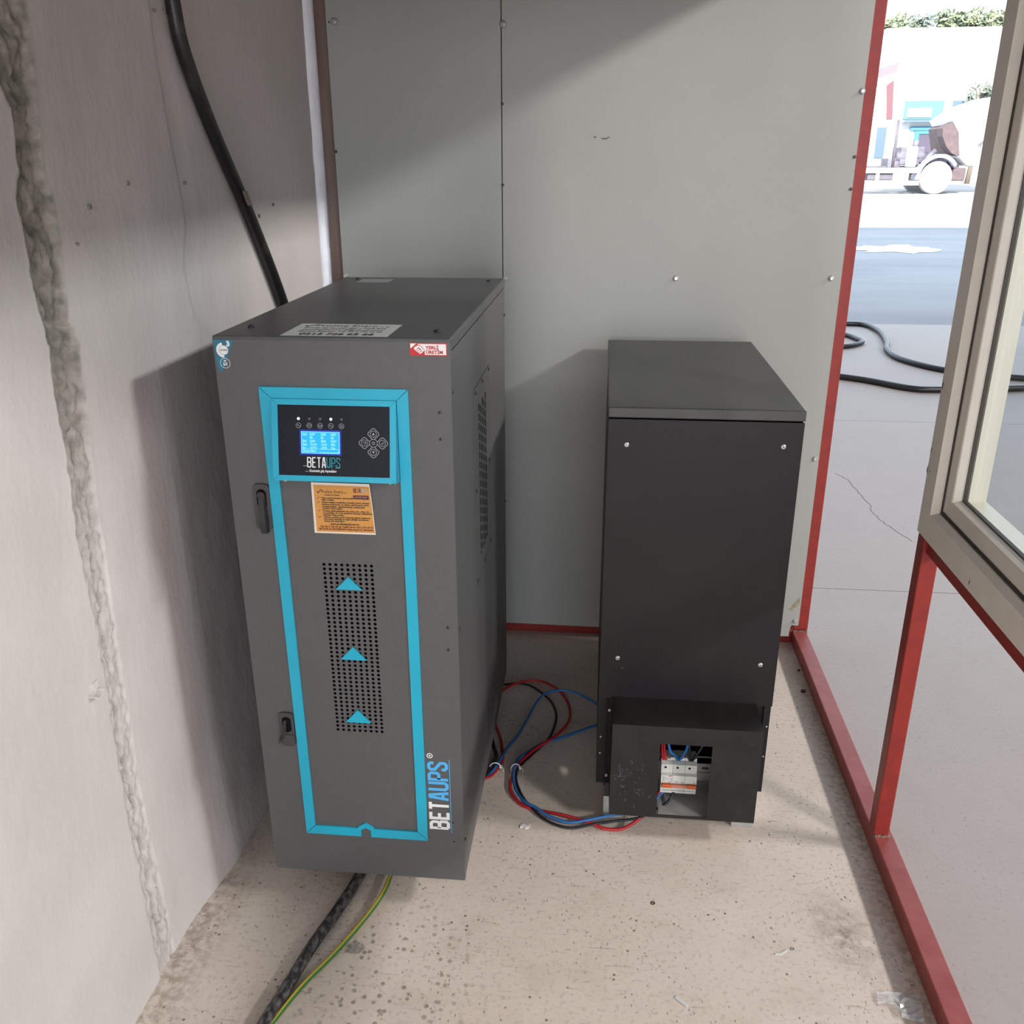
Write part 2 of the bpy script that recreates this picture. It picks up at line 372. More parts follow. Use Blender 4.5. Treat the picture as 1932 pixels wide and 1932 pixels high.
    def disc(s, c, rad, fr, h=0.0, n=16, t=0.0):
        return s.flat([(c[0] + rad * math.cos(2 * math.pi * i / n), c[1] + rad * math.sin(2 * math.pi * i / n)) for i in range(n)], fr, h, t)
    def ring(s, c, rad, w, fr, h=0.0, n=20, a0=0.0, a1=360.0):
        full = abs(a1 - a0) >= 360
        k = n if full else n + 1
        pl = [(c[0] + rad * math.cos(math.radians(a0 + (a1 - a0) * i / n)), c[1] + rad * math.sin(math.radians(a0 + (a1 - a0) * i / n))) for i in range(k)]
        return s.ribbon(pl, w, fr, h, closed=full)
    def text(s, body, size, fr, x=0.0, y=0.0, h=0.0, xs=1.0, bold=0.0, align='LEFT', res=2, shear=0.0, width=None):
        vs, fs, bw = text_mesh(body, size, bold, res, shear)
        if width: xs = width / bw
        if align == 'CENTER': x -= bw * xs / 2
        if align == 'RIGHT': x -= bw * xs
        o, r, u = fr; nrm = r.cross(u)
        return s.add([o + r * (x + a * xs) + u * (y + b) + nrm * h for a, b in vs], fs)
    def obj(s, name, mats, parent=None, origin=None):
        me = bpy.data.meshes.new(name)
        base = ORG[parent.name] if parent is not None else (Vector(origin) if origin is not None else Vector((0, 0, 0)))
        me.from_pydata([tuple(Vector(p) - base) for p in s.v], [], s.f)
        for m in (mats if isinstance(mats, (list, tuple)) else [mats]): me.materials.append(M[m] if isinstance(m, str) else m)
        me.polygons.foreach_set('material_index', s.mi)
        me.polygons.foreach_set('use_smooth', s.sm)
        me.update()
        o = bpy.data.objects.new(name, me); COL.objects.link(o)
        if parent is not None: o.parent = parent
        else: o.location = base
        ORG[o.name] = base
        return o
def spline(pts, sub=6):
    P = [Vector(p) for p in pts]
    if len(P) < 3: return P
    out = []
    for i in range(len(P) - 1):
        p0 = P[i - 1] if i else P[i] * 2 - P[i + 1]; p1 = P[i]; p2 = P[i + 1]
        p3 = P[i + 2] if i + 2 < len(P) else P[i + 1] * 2 - P[i]
        for k in range(sub):
            t = k / sub
            out.append(0.5 * ((2 * p1) + (p2 - p0) * t + (2 * p0 - 5 * p1 + 4 * p2 - p3) * t * t + (3 * p1 - p0 - 3 * p2 + p3) * t ** 3))
    out.append(P[-1]); return out
_TX = {}
def text_mesh(body, size, bold=0.0, res=2, shear=0.0):
    key = (body, size, bold, res, shear)
    if key in _TX: return _TX[key]
    cu = bpy.data.curves.new('lettering_source', 'FONT'); cu.body = body; cu.size = size; cu.resolution_u = res; cu.offset = bold; cu.shear = shear
    o = bpy.data.objects.new('lettering_source', cu); COL.objects.link(o)
    dg = bpy.context.evaluated_depsgraph_get(); dg.update()
    me = bpy.data.meshes.new_from_object(o.evaluated_get(dg))
    vs = [(q.co.x, q.co.y) for q in me.vertices]; fs = [list(p.vertices) for p in me.polygons]
    bw = max([q[0] for q in vs]) if vs else 0.0
    bpy.data.objects.remove(o); bpy.data.curves.remove(cu); bpy.data.meshes.remove(me)
    _TX[key] = (vs, fs, bw); return _TX[key]
def tag(o, label=None, cat=None, group=None, kind=None):
    if label: o['label'] = label
    if cat: o['category'] = cat
    if group: o['group'] = group
    if kind: o['kind'] = kind
    return o
def empty(name, loc, label=None, cat=None, group=None, kind=None):
    o = bpy.data.objects.new(name, None); COL.objects.link(o); o.location = loc; o.empty_display_size = 0.1
    ORG[o.name] = Vector(loc)
    return tag(o, label, cat, group, kind)
def frame(o, r, u): return (Vector(o), Vector(r).normalized(), Vector(u).normalized())
V = Vector
def rrect(x0, x1, y0, y1, r, n=5):
    out = []
    for cx, cy, a in ((x1 - r, y1 - r, 0), (x0 + r, y1 - r, 90), (x0 + r, y0 + r, 180), (x1 - r, y0 + r, 270)):
        for i in range(n + 1):
            t = math.radians(a + 90 * i / n); out.append((cx + r * math.cos(t), cy + r * math.sin(t)))
    return out

# ---------------------------------------------------------------- setting: floor
FL = empty('floor', (0, 0, 0), kind='structure', label='worn beige concrete floor of the hall')
JY = [-14.0, 3.40, 6.02, 10.0]
for i in range(3):
    b = MB(); g = 0.003
    b.box(-1.2, 9.2, JY[i] + (g if i else 0), JY[i + 1] - g, -0.12, 0.0)
    b.obj('slab', 'floor', FL)
b = MB(); b.box(-1.2, 9.2, -14, 10, -0.16, -0.012); b.obj('subfloor', 'crack', FL)
crk = [(1.304, 4.89), (1.344, 4.785), (1.353, 4.574), (1.36, 4.418), (1.341, 4.268), (1.355, 4.164), (1.388, 4.066), (1.419, 3.929)]
pl = []
for i in range(len(crk) - 1):
    for k in range(4):
        t = k / 4; pl.append((crk[i][0] + (crk[i + 1][0] - crk[i][0]) * t + random.uniform(-.008, .008), crk[i][1] + (crk[i + 1][1] - crk[i][1]) * t))
pl.append(crk[-1])
b = MB(); b.ribbon(pl, 0.0032, frame((0, 0, 0), (1, 0, 0), (0, 1, 0)), 0.0006); b.obj('hairline_crack', 'crack', FL)

# ---------------------------------------------------------------- setting: left wall, plaster with an open joint
crR = [(1.472, 1.832), (1.458, 1.686), (1.44, 1.586), (1.458, 1.529), (1.436, 1.364), (1.453, 1.317), (1.437, 1.134), (1.426, 0.989), (1.415, 0.835), (1.411, 0.668), (1.402, 0.492), (1.407, 0.292), (1.42, -0.009)]
crL = [(1.35, 1.95), (1.353, 1.776), (1.372, 1.723), (1.396, 1.682), (1.384, 1.586), (1.365, 1.549), (1.368, 1.495), (1.367, 1.407), (1.378, 1.33), (1.366, 1.246), (1.368, 1.156), (1.356, 1.017), (1.359, 0.864), (1.358, 0.7), (1.352, 0.535), (1.350, 0.349), (1.352, 0.0)]
peel = [(1.88, 2.6), (1.889, 1.80), (1.896, 1.709), (1.909, 1.63), (1.924, 1.486), (1.891, 1.40), (1.911, 1.289), (1.996, 1.228), (2.02, 1.0), (2.06, 0.0)]
def interp(pts, z):
    pts = sorted(pts, key=lambda p: p[1])
    if z <= pts[0][1]: return pts[0][0]
    for a, c in zip(pts, pts[1:]):
        if z <= c[1]:
            t = (z - a[1]) / (c[1] - a[1]); return a[0] + (c[0] - a[0]) * t
    return pts[-1][0]
def sm(a, c, x):
    t = min(1.0, max(0.0, (x - a) / (c - a))); return t * t * (3 - 2 * t)
ys = [-14, -8, -3, 0.2, 0.6, 0.9, 1.1, 1.2] + [1.26 + 0.0035 * i for i in range(80)] + [1.55 + 0.02 * i for i in range(15)] + [1.85 + 0.005 * i for i in range(40)] + [2.06, 2.1, 2.2, 2.4, 2.6, 2.8, 2.95, 3.2, 10.0]
zs = [0.0] + [0.007 * i for i in range(1, 300)] + [2.2, 2.4, 2.7, 3.2, 5.0, 7.0]
vs = []; ex = []
for z in zs:
    eL = interp(crL, z) + 0.006 * noise.noise(V((z * 60, 3.1, 0))); eR = interp(crR, z) + 0.006 * noise.noise(V((z * 55, 9.7, 0)))
    pe = interp(peel, z) + 0.004 * noise.noise(V((z * 40, 5.5, 0)))
    up = sm(0.75, 1.35, z)
    mid = (eL + eR) / 2 + 0.018 * noise.noise(V((z * 9, 1.3, 0))) * (1 - up * 0.6)
    for y in ys:
        x = -0.885
        near = 1 - sm(0.0, 1.0, abs(y - 1.7) / 1.2)
        x += 0.0028 * noise.noise(V((y * 4, z * 3, 2.2))) + 0.0012 * noise.noise(V((y * 14, z * 9, 7.0)))
        x += 0.035 * (1 - sm(0.0, 0.45, z)) * sm(1.45, 1.75, y) * (1 - sm(1.9, 2.3, y))
        x -= 0.010 * sm(2.45, 2.85, y)
        e = 0.0
        if eL - 0.03 < y < eR + 0.03:
            inside = sm(eL - 0.004, eL + 0.006, y) * (1 - sm(eR - 0.006, eR + 0.004, y))
            q = V((y * 38, z * 24, 4.0)); n1 = noise.fractal(q, 1.0, 2.0, 5)
            n2 = noise.fractal(V((y * 95, z * 70, 1.0)), 0.9, 2.0, 4)
            deep = 0.012 * up + 0.003 * (1 - up)
            x -= inside * (deep + 0.010 * (0.35 + up * 0.65) * n1 + 0.006 * n2)
            gw = 0.005 + 0.008 * max(0, noise.noise(V((z * 22, 0.4, 0)))) 
            gap = (1 - sm(gw * 0.4, gw * 1.4, abs(y - mid))) * max(0.0, min(1.0, 0.30 + 2.6 * noise.noise(V((z * 17, 8.8, 0)))))
            x -= 0.032 * gap * (1 - 0.5 * up)
            lip = 0.3 * math.exp(-((y - eL) / 0.007) ** 2) * up + math.exp(-((y - eR) / 0.008) ** 2) * up * 0.3
            x += 0.003 * lip
            e = max(inside, sm(eL - 0.006, eL + 0.002, y) * (1 - sm(eR + 0.000, eR + 0.010, y)) * up) * (0.30 + 0.70 * up)
        if z < 2.6: x -= 0.0030 * sm(pe, pe + 0.016, y) * (1 - 0.7 * sm(pe + 0.04, pe + 0.09, y)) * sm(0.95, 1.3, z)
        vs.append((x, y, z)); ex.append(e)
ny = len(ys)
b = MB(); b.add(vs, [(j * ny + i, j * ny + i + 1, (j + 1) * ny + i + 1, (j + 1) * ny + i) for j in range(len(zs) - 1) for i in range(ny - 1)], True)
nfront = len(b.v)
b.box(-1.2, -0.93, -14, 10, 0.0, 7.0)
wl_o = b.obj('wall_left', 'plaster'); tag(wl_o, 'white plastered wall with a broken vertical joint', kind='structure')
ca = wl_o.data.attributes.new('exposed', 'FLOAT', 'POINT')
ca.data.foreach_set('value', ex + [0.0] * (len(b.v) - nfront))
pits = [(1.909, 1.88), (1.954, 1.883), (1.562, 1.533), (1.706, 1.569), (2.472, 1.501), (2.359, 1.476), (1.505, 1.476), (1.949, 1.564)]
for y, z in pits:
    b = MB(); r = random.uniform(.0022, .0045)
    poly = [(y + r * random.uniform(.6, 1.1) * math.cos(t * .7854), z + 1.5 * r * random.uniform(.6, 1.1) * math.sin(t * .7854)) for t in range(8)]
    b.prism(poly, -0.8875, -0.8815, 'x'); b.obj('chipped_pit', 'pit', wl_o)

# ---------------------------------------------------------------- setting: back wall of screwed panels, foam seam
WB = empty('wall_back', (0, 2.9, 0), kind='structure', label='grey sheet metal sandwich panel partition')
b = MB(); b.box(-0.829, -0.3185, 2.900, 2.932, 0.05, 2.40, 0.0015); b.obj('panel', 'panel', WB)
b = MB()
b.prism([(-0.3155, 0.05), (0.685, 0.044), (0.6855, 0.075), (0.690, 0.088), (0.714, 0.088), (0.714, 2.40), (-0.3155, 2.40)], 2.8995, 2.932)
b.obj('panel', 'panelR', WB)
b = MB(); b.box(-0.322, -0.312, 2.93, 2.934, 0.05, 2.40); b.obj('seam_backing', 'gasket', WB)
b = MB()
fv = []; nz_ = 120
for i in range(nz_ + 1):
    z = 0.0 + 2.40 * i / nz_
    lean = 0.010 * (1 - z / 2.28)
    x0 = -0.912; x1 = -0.8690 + lean * 0.3 + 0.004 * noise.noise(V((z * 14, 1, 1))) + 0.002 * noise.noise(V((z * 45, 1, 1)))
    for k in range(7):
        t = k / 6
        bulge = math.sin(math.pi * t) * (0.016 + 0.006 * noise.noise(V((z * 20, t * 3, 2))))
        fv.append((x0 + (x1 - x0) * t, 2.908 - bulge + 0.02 * t * t, z))
b.add(fv, [(i * 7 + k, i * 7 + k + 1, (i + 1) * 7 + k + 1, (i + 1) * 7 + k) for i in range(nz_) for k in range(6)], True)
b.obj('foam_seam', 'foam', WB)
def hexscrew(x, y, z, parent, r=0.0085, big=True):
    b = MB()
    b.m = 0; b.lathe((x, y, z), (0, -1, 0), [(r, 0), (r, .0015), (r * .75, .003)], 18)
    b.m = 1; b.cyl((x, y - .003, z), (x, y - .0075, z), r * .52, n=6, smooth=False)
    return b.obj('screw', ['washer', 'zinc'], parent)
for x, z in [(-0.821, 1.268), (-0.311, 1.262), (0.219, 1.268), (0.684, 1.272), (0.7005, 0.698), (0.700, 0.1045), (0.708, 1.787)]:
    hexscrew(x, 2.8993, z, WB)
for x, z in [(-0.8035, 1.986), (-0.311, 1.971)]:
    b = MB(); b.lathe((x, 2.8993, z), (0, -1, 0), [(.0105, 0), (.0105, .002), (.008, .005), (.003, .006)], 18); b.obj('screw_cap', 'washer', WB)
for x, z in [(-0.8194, 1.9846), (-0.825, 1.6356), (-0.3155, 1.7636), (-0.3155, 1.5393), (0.7086, 1.6143), (0.7093, 1.5262)]:
    b = MB(); b.cyl((x, 2.905, z), (x, 2.8978, z), .0048 if x > -.815 or z < 1.9 else .0026, n=12); b.obj('panel_hole_disc', 'gasket', WB)  # black discs standing in for dark holes in the panels
pm = frame((0, 2.8993, 0), (1, 0, 0), (0, 0, 1))
for pts, w, m in [([(-.045, 1.672), (-.037, 1.671)], .0035, 'crack'), ([(-.022, 1.668), (-.008, 1.667), (.001, 1.672)], .0035, 'crack'), ([(-.19, 1.035), (-.165, 1.022), (-.15, 1.018)], .006, 'washer'), ([(.218, 1.80), (.214, 1.775), (.216, 1.75)], .002, 'washer'), ([(-.185, 1.43), (-.15, 1.428)], .003, 'washer'), ([(-.09, 1.426), (-.075, 1.425)], .003, 'washer')]:
    b = MB(); b.ribbon(pts, w, pm, .0003); b.obj('scuff', m, WB)
# yellow glue smear on the panel corner
b = MB(); sm_p = [(0.674, .152), (0.684, .156), (0.688, .172), (0.698, .182), (0.707, .200), (0.709, .176), (0.705, .160), (0.695, .157), (0.688, .145)]
b.flat(sm_p, frame((0, 2.8992, 0), (1, 0, 0), (0, 0, 1)), 0.0004); b.obj('glue_smear', mat('yellow_glue', (0.22, 0.17, 0.06), .5, c2=(0.34, 0.31, 0.22), scale=60), WB)

# ---------------------------------------------------------------- setting: red steel frame
TR = empty('trim_1', (0.7, 2.9, 0), kind='structure', label='red oxide painted steel box section frame')
def beam(name, *a, m='red', bev=0.003):
    b = MB(); b.box(*a, bev); return b.obj(name, m, TR)
beam('base_beam', 0.705, 0.753, -0.6, 2.985, 0.0, 0.05, m='redSheen')
beam('base_beam', -0.868, 0.705, 2.935, 2.985, 0.0, 0.05)
beam('post', 0.708, 0.7565, 2.936, 2.985, 0.05, 2.364)
beam('post', -0.868, -0.819, 2.912, 2.96, 0.0, 2.40, m='rust')
beam('post', 0.7035, 0.741, 1.878, 1.918, 0.05, 0.842)
beam('post', 0.712, 0.75, 0.36, 0.40, 0.05, 2.364)
beam('sill_rail', 0.712, 0.748, 0.40, 1.925, 0.808, 0.842)
beam('top_beam', 0.706, 0.756, -0.6, 2.985, 2.364, 2.41)
beam('header', 0.708, 0.754, 1.925, 2.936, 2.25, 2.364)
beam('top_beam', -0.868, 0.706, 2.935, 2.985, 2.364, 2.41)
for p in [(0.705, 0.741, 1.868, 1.885), (0.708, 0.754, 2.920, 2.938)]:
    b = MB(); n = 9
    for i in range(n):
        x = p[0] + (p[1] - p[0]) * (i + .5) / n
        b.lathe((x - .003, (p[2] + p[3]) / 2 + random.uniform(-.002, .002), .0495), (1, 0, 0.1), [(.001, 0), (.0045, .002), (.005, .004), (.001, .007)], 8)
    b.obj('weld_bead', 'weld', TR)
b = MB(); b.box(-0.89, 0.76, 0.2, 2.985, 2.41, 2.45); tag(b.obj('ceiling', 'darkdeck'), 'panel roof of the cabin', kind='structure')
b = MB(); b.box(-0.889, 0.706, 0.30, 0.35, 1.95, 2.41); tag(b.obj('shade_board', 'darkdeck'), 'added unseen dark board that shades the upper back wall', kind='structure')  # out-of-view board added to keep light off the upper back wall

# ---------------------------------------------------------------- setting: window unit
W1 = empty('window_1', (0.706, 1.2, 0.842), kind='structure', label='cream window unit with a fixed glazed sash')
WY0, WY1, WZ0, WZ1 = 0.40, 1.925, 0.842, 2.364
def loop(t, x): return [(x, WY1 - t, WZ0 + t), (x, WY0 + t, WZ0 + t), (x, WY0 + t, WZ1 - t), (x, WY1 - t, WZ1 - t)]
def rings(prof, name, m, parent):
    """mitred frame: one profile (inset, x) run around the four sides"""
    b = MB(); v = []
    for t, x in prof: v += loop(t, x)
    n = len(prof); fs = []
    for k in range(n):
        k2 = (k + 1) % n
        for i in range(4): fs.append((k * 4 + i, k * 4 + (i + 1) % 4, k2 * 4 + (i + 1) % 4, k2 * 4 + i))
    b.add(v, fs); return b.obj(name, m, parent)
rings([(0.0, 0.706), (0.003, 0.7015), (0.060, 0.7015), (0.061, 0.7035), (0.068, 0.7155), (0.0685, 0.76), (0.0, 0.76)], 'outer_frame', 'frame', W1)
rings([(0.066, 0.7185), (0.0755, 0.7185), (0.0755, 0.75), (0.066, 0.75)], 'gasket', 'gasket', W1)
sash = rings([(0.0725, 0.7235), (0.0745, 0.7205), (0.104, 0.7225), (0.1065, 0.7245), (0.112, 0.738), (0.112, 0.748), (0.0725, 0.748)], 'sash', 'frame', W1)
rings([(0.108, 0.7405), (0.1148, 0.7405), (0.1148, 0.7475), (0.108, 0.7475)], 'glazing_seal', 'gasket', W1)
rings([(0.110, 0.7515), (0.113, 0.7515), (0.1135, 0.786), (0.098, 0.79), (0.098, 0.7515)], 'outer_bead', 'frameL', W1)
b = MB(); b.box(0.7455, 0.7505, WY0 + .110, WY1 - .110, WZ0 + .110, WZ1 - .110); b.obj('pane', 'glass', W1)
for y, z, r in [(1.915, 1.17, .006), (1.918, 1.03, .005), (1.9215, .985, .006), (1.905, .985, .003), (1.62, .862, .004)]:
    b = MB(); b.flat([(-y + r * .5 * math.cos(k), z + r * 1.4 * math.sin(k)) for k in [i * .785 for i in range(8)]], frame((0.7013, 0, 0), (0, -1, 0), (0, 0, 1)), .0003); b.obj('paint_chip', 'crack', W1)

# ---------------------------------------------------------------- setting: the hall around the cabin (out of view, shades the interior)
b = MB(); b.box(-1.2, 9.3, -14, 10.0, 7.0, 7.2); tag(b.obj('ceiling.001', 'roof'), 'unseen sheet roof of the hall that shades the interior', kind='structure')
WR = empty('wall_right', (9.1, 0, 0), kind='structure', label='unseen right wall of the hall with two clerestory windows, shades the interior')
b = MB(); b.box(9.0, 9.25, -14, 10, 0, 5.75); b.obj('lower_wall', 'hallwall', WR)
b = MB(); b.box(9.0, 9.25, -14, 10, 6.65, 7.0); b.obj('upper_wall', 'hallwall', WR)
for y0, y1 in ((-14, -7.2), (-4.8, -0.2), (2.0, 10)):
    b = MB(); b.box(9.0, 9.25, y0, y1, 5.75, 6.65); b.obj('pier', 'hallwall', WR)

# ---------------------------------------------------------------- UPS cabinet
UX0, UX1, UY, UYB, UZ0, UZ1 = -0.7092, -0.2700, 1.5955, 2.509, 0.086, 1.3093
UP = empty('power_supply_cabinet', ((UX0 + UX1) / 2, (UY + UYB) / 2, 0), 'tall charcoal power supply cabinet with turquoise trim and a lit blue screen', 'cabinet')
UF = frame((0, UY, 0), (1, 0, 0), (0, 0, 1))     # front plane, normal towards -y
b = MB()
b.box(UX0 + .001, UX0 + .0025, UY + .018, UYB, UZ0, UZ1 - .026)                    # left sheet
b.box(UX0 + .001, UX1 - .001, UYB - .0015, UYB, UZ0, UZ1 - .026)                   # back sheet
b.box(UX0 + .0025, UX1 - .0025, UY + .02, UYB - .002, UZ0, UZ0 + .002)             # bottom sheet
b.box(UX0 + .003, UX1 - .003, UY + .021, UY + .022, UZ0 + .002, UZ1 - .03)         # inner front screen
b.obj('body', 'ups', UP)
# side sheet with the opening for the vent plate
VY0, VY1, VZ0, VZ1 = 1.884, 2.157, 0.682, 1.148
b = MB()
xs0, xs1 = UX1 - .0025, UX1 - .001
b.box(xs0, xs1, UY + .018, VY0, UZ0, UZ1 - .026); b.box(xs0, xs1, VY1, UYB, UZ0, UZ1 - .026)
b.box(xs0, xs1, VY0, VY1, UZ0, VZ0); b.box(xs0, xs1, VY0, VY1, VZ1, UZ1 - .026)
b.obj('side_sheet', 'ups', UP)
b = MB(); b.box(UX0 - .001, UX1 + .0005, UY + .001, UYB + .002, UZ1 - .024, UZ1, .003); lid = b.obj('lid', 'upsT', UP)
# casters under the cabinet
for cx in (UX0 + .07, UX1 - .07):
    for cy in (UY + .16, UYB - .10):
        b = MB(); b.m = 0; b.box(cx - .03, cx + .03, cy - .03, cy + .03, UZ0 - .006, UZ0); b.box(cx - .018, cx - .014, cy - .02, cy + .02, .03, UZ0 - .006); b.box(cx + .014, cx + .018, cy - .02, cy + .02, .03, UZ0 - .006)
        b.m = 1; b.cyl((cx - .012, cy, .0305), (cx + .012, cy, .0305), .030, n=20)
        b.obj('caster', ['galv', 'plastic'], UP)
# door sheet: bordered sheet with a really perforated field
HX0, HX1, HZ0, HZ1 = -0.5415, -0.4335, 0.4675, 0.8640
NC, NR = 9, 40
b = MB()
yF, yB = UY, UY + .0016
DX0, DX1, DZ0, DZ1 = UX0, UX1, UZ0, UZ1 - .0065
def vsheet(x0, x1, z0, z1): b.box(x0, x1, yF, yB, z0, z1)
vsheet(DX0, HX0, DZ0, DZ1); vsheet(HX1, DX1, DZ0, DZ1); vsheet(HX0, HX1, DZ0, HZ0); vsheet(HX0, HX1, HZ1, DZ1)
for x in (DX0, DX1 - .0016): b.box(x, x + .0016, yB, UY + .018, DZ0, DZ1)       # folded door edges
for z in (DZ0, DZ1 - .0016): b.box(DX0, DX1, yB, UY + .018, z, z + .0016)
cw = (HX1 - HX0) / NC; ch = (HZ1 - HZ0) / NR; hr = 0.0035
for r in range(NR):
    for c in range(NC):
        cx = HX0 + cw * (c + .5); cz = HZ0 + ch * (r + .5)
        out8 = [(cx + cw / 2 * sx, cz + ch / 2 * sz) for sx, sz in ((1, 0), (1, 1), (0, 1), (-1, 1), (-1, 0), (-1, -1), (0, -1), (1, -1))]
        in8 = [(cx + hr * math.cos(k * math.pi / 4), cz + hr * math.sin(k * math.pi / 4)) for k in range(8)]
        v = [(x, yF, z) for x, z in out8] + [(x, yF, z) for x, z in in8] + [(x, yB, z) for x, z in in8]
        fs = [(k, (k + 1) % 8, 8 + (k + 1) % 8, 8 + k)[::-1] for k in range(8)] + [(8 + k, 8 + (k + 1) % 8, 16 + (k + 1) % 8, 16 + k)[::-1] for k in range(8)]
        b.add(v, fs)
door = b.obj('door', 'ups', UP)
b = MB(); b.box(HX0 - .01, HX1 + .01, UY + .010, UY + .012, HZ0 - .01, HZ1 + .01); b.obj('vent_backing', 'dark', door)
# turquoise trim
def trim(poly, t=0.004):
    b = MB(); b.prism(poly, UY - t, UY - .0002); return b.obj('trim_strip', 'cyan', UP)
g = 0.0006
trim([(-0.6295, 1.2165), (-0.3505, 1.2165), (-0.3715, 1.1955), (-0.6075, 1.1955)])
trim([(-0.6295 - g, 1.2160 - g), (-0.6080, 1.1948), (-0.6055, 0.2180), (-0.6270, 0.1955)])
trim([(-0.3505 + g, 1.2160 - g), (-0.3505, 0.1955), (-0.3725, 0.2180), (-0.3712, 1.1948)])
trim([(-0.6265, 0.1945), (-0.6050, 0.2165), (-0.5080, 0.2165), (-0.5072, 0.2205), (-0.4900, 0.2315), (-0.4728, 0.2205), (-0.4720, 0.2165), (-0.3730, 0.2165), (-0.3508, 0.1945),
      (-0.4785, 0.1945), (-0.4790, 0.2120), (-0.4900, 0.2185), (-0.5010, 0.2120), (-0.5015, 0.1945)])
for cx, top, bot in [(-0.488, .834, .8065), (-0.4892, .676, .6465), (-0.489, .525, .4945)]:
    b = MB(); b.prism([(cx - .027, bot), (cx + .027, bot), (cx, top)], UY - .0035, UY - .0002); b.obj('arrow_plate', 'cyan', UP)
# tilted control panel: a wedge hinged at its top edge
PB = 1.046; PT = 1.1950; PD = 0.036
px0, px1 = -0.6070, -0.3722
cpv = [(px0, UY - .0045, PT), (px1, UY - .0045, PT), (px1, UY - PD, PB), (px0, UY - PD, PB), (px0, UY - .0002, PT), (px1, UY - .0002, PT), (px1, UY - .0002, PB - .008), (px0, UY - .0002, PB - .008)]
b = MB(); b.add(cpv, [(3, 2, 1, 0), (4, 5, 6, 7), (0, 1, 5, 4), (7, 6, 2, 3), (1, 2, 6, 5), (4, 7, 3, 0)])
cp = b.obj('control_panel', mat('turquoise_side', (0.03, 0.20, 0.30), .4), UP)
PF = frame(V((px0, UY - PD, PB)), (1, 0, 0), V((0, PD - .0045, PT - PB)))
pw = px1 - px0; ph = math.hypot(PD - .0045, PT - PB)
b = MB(); mg = 0.0118; mb_ = 0.0105
for poly in ([(0, ph), (mg, ph - mb_), (pw - mg, ph - mb_), (pw, ph)], [(0, 0), (pw, 0), (pw - mg, mb_), (mg, mb_)], [(0, 0.0006), (mg - .0003, mb_), (mg - .0003, ph - mb_), (0, ph - .0006)], [(pw, .0006), (pw, ph - .0006), (pw - mg + .0003, ph - mb_), (pw - mg + .0003, mb_)]):
    b.flat(poly, PF, 0.0, .0022)
b.obj('bezel', 'cyan', cp)
b = MB(); b.flat([(mg, mb_), (pw - mg, mb_), (pw - mg, ph - mb_), (mg, ph - mb_)], PF, .0002, .0010); b.obj('face_film', 'face', cp)
hF = .0016
sx0, sx1, sz0, sz1 = .0555, .1290, .0523, .0932
b = MB(); b.flat([(sx0 - .003, sz0 - .003), (sx1 + .003, sz0 - .003), (sx1 + .003, sz1 + .003), (sx0 - .003, sz1 + .003)], PF, .0012, .0003)
b.obj('screen_surround', 'screenedge', cp)
b = MB(); b.flat([(sx0, sz0), (sx1, sz0), (sx1, sz1), (sx0, sz1)], PF, .0014, .0004); b.obj('screen', 'screen', cp)
b = MB(); rows = [('Grş:', '223V', '222V', '222V'), ('', '0%', '0%', '0%'), ('Şrb:', '220V', '220V', '220V'), ('Akü:', '+214V', '-215V', '90%'), ('Dc :', '+377V', '-377V', '73w')]
for i, row in enumerate(rows):
    y = sz1 - .0072 - i * .0063
    for q, x in zip(row, (.0025, .0165, .0375, .0565)): b.text(q, .0062, PF, sx0 + x, y, .0022, xs=.80, bold=.00012)
b.text('OnLine Mod:', .0060, PF, sx0 + .0025, sz0 + .0030, .0022, xs=.8, bold=.0001)
b.ribbon([(sx0 + .001, sz0 + .0083), (sx1 - .002, sz0 + .0083)], .0005, PF, .0022); b.ribbon([(sx0 + .035, sz0 + .002), (sx1 - .002, sz0 + .002), (sx1 - .002, sz0 + .0065)], .0007, PF, .0022)
b.ribbon([(sx0 + .0008, sz0 + .0008), (sx1 - .0008, sz0 + .0008), (sx1 - .0008, sz1 - .0008), (sx0 + .0008, sz1 - .0008)], .0008, PF, .0022, closed=True)
b.obj('screen_text', 'screentext', cp)
for i, u in enumerate((.0510, .0715, .0920, .1125, .1325)):
    b = MB(); b.lathe(PF[0] + PF[1] * u + PF[2] * .1165 + PF[1].cross(PF[2]) * .0012, PF[1].cross(PF[2]), [(.0027, 0), (.0024, .001), (.0012, .0018)], 12)
    b.obj('indicator_light', 'led_on' if i in (0, 3) else 'led_off', cp)
b = MB(); b.m = 0
for i, u in enumerate((.0510, .0715, .0920, .1125, .1325)):
    c = (u, .1040); b.ring(c, .0047, .0007, PF, hF)
    if i in (0, 3): b.ribbon([(u - .003, .1045), (u - .0012, .1055), (u + .001, .1025), (u + .003, .1035)], .0009, PF, hF)
    if i == 1: b.ribbon([(u - .003, .1052), (u + .003, .1052)], .0007, PF, hF); b.ribbon([(u - .003, .1028), (u + .001, .1028), (u + .003, .104)], .0007, PF, hF)
    if i == 2: b.ribbon([(u - .0024, .1022), (u + .0024, .1022), (u + .0024, .1052), (u - .0024, .1052)], .0007, PF, hF, closed=True)
    if i == 4: b.ribbon([(u - .0024, .1025), (u + .0024, .1025), (u, .1066)], .0007, PF, hF, closed=True)
b.obj('icon_print', 'greyprint', cp)
b = MB(); bc = (.1925, .0742); q = .0168
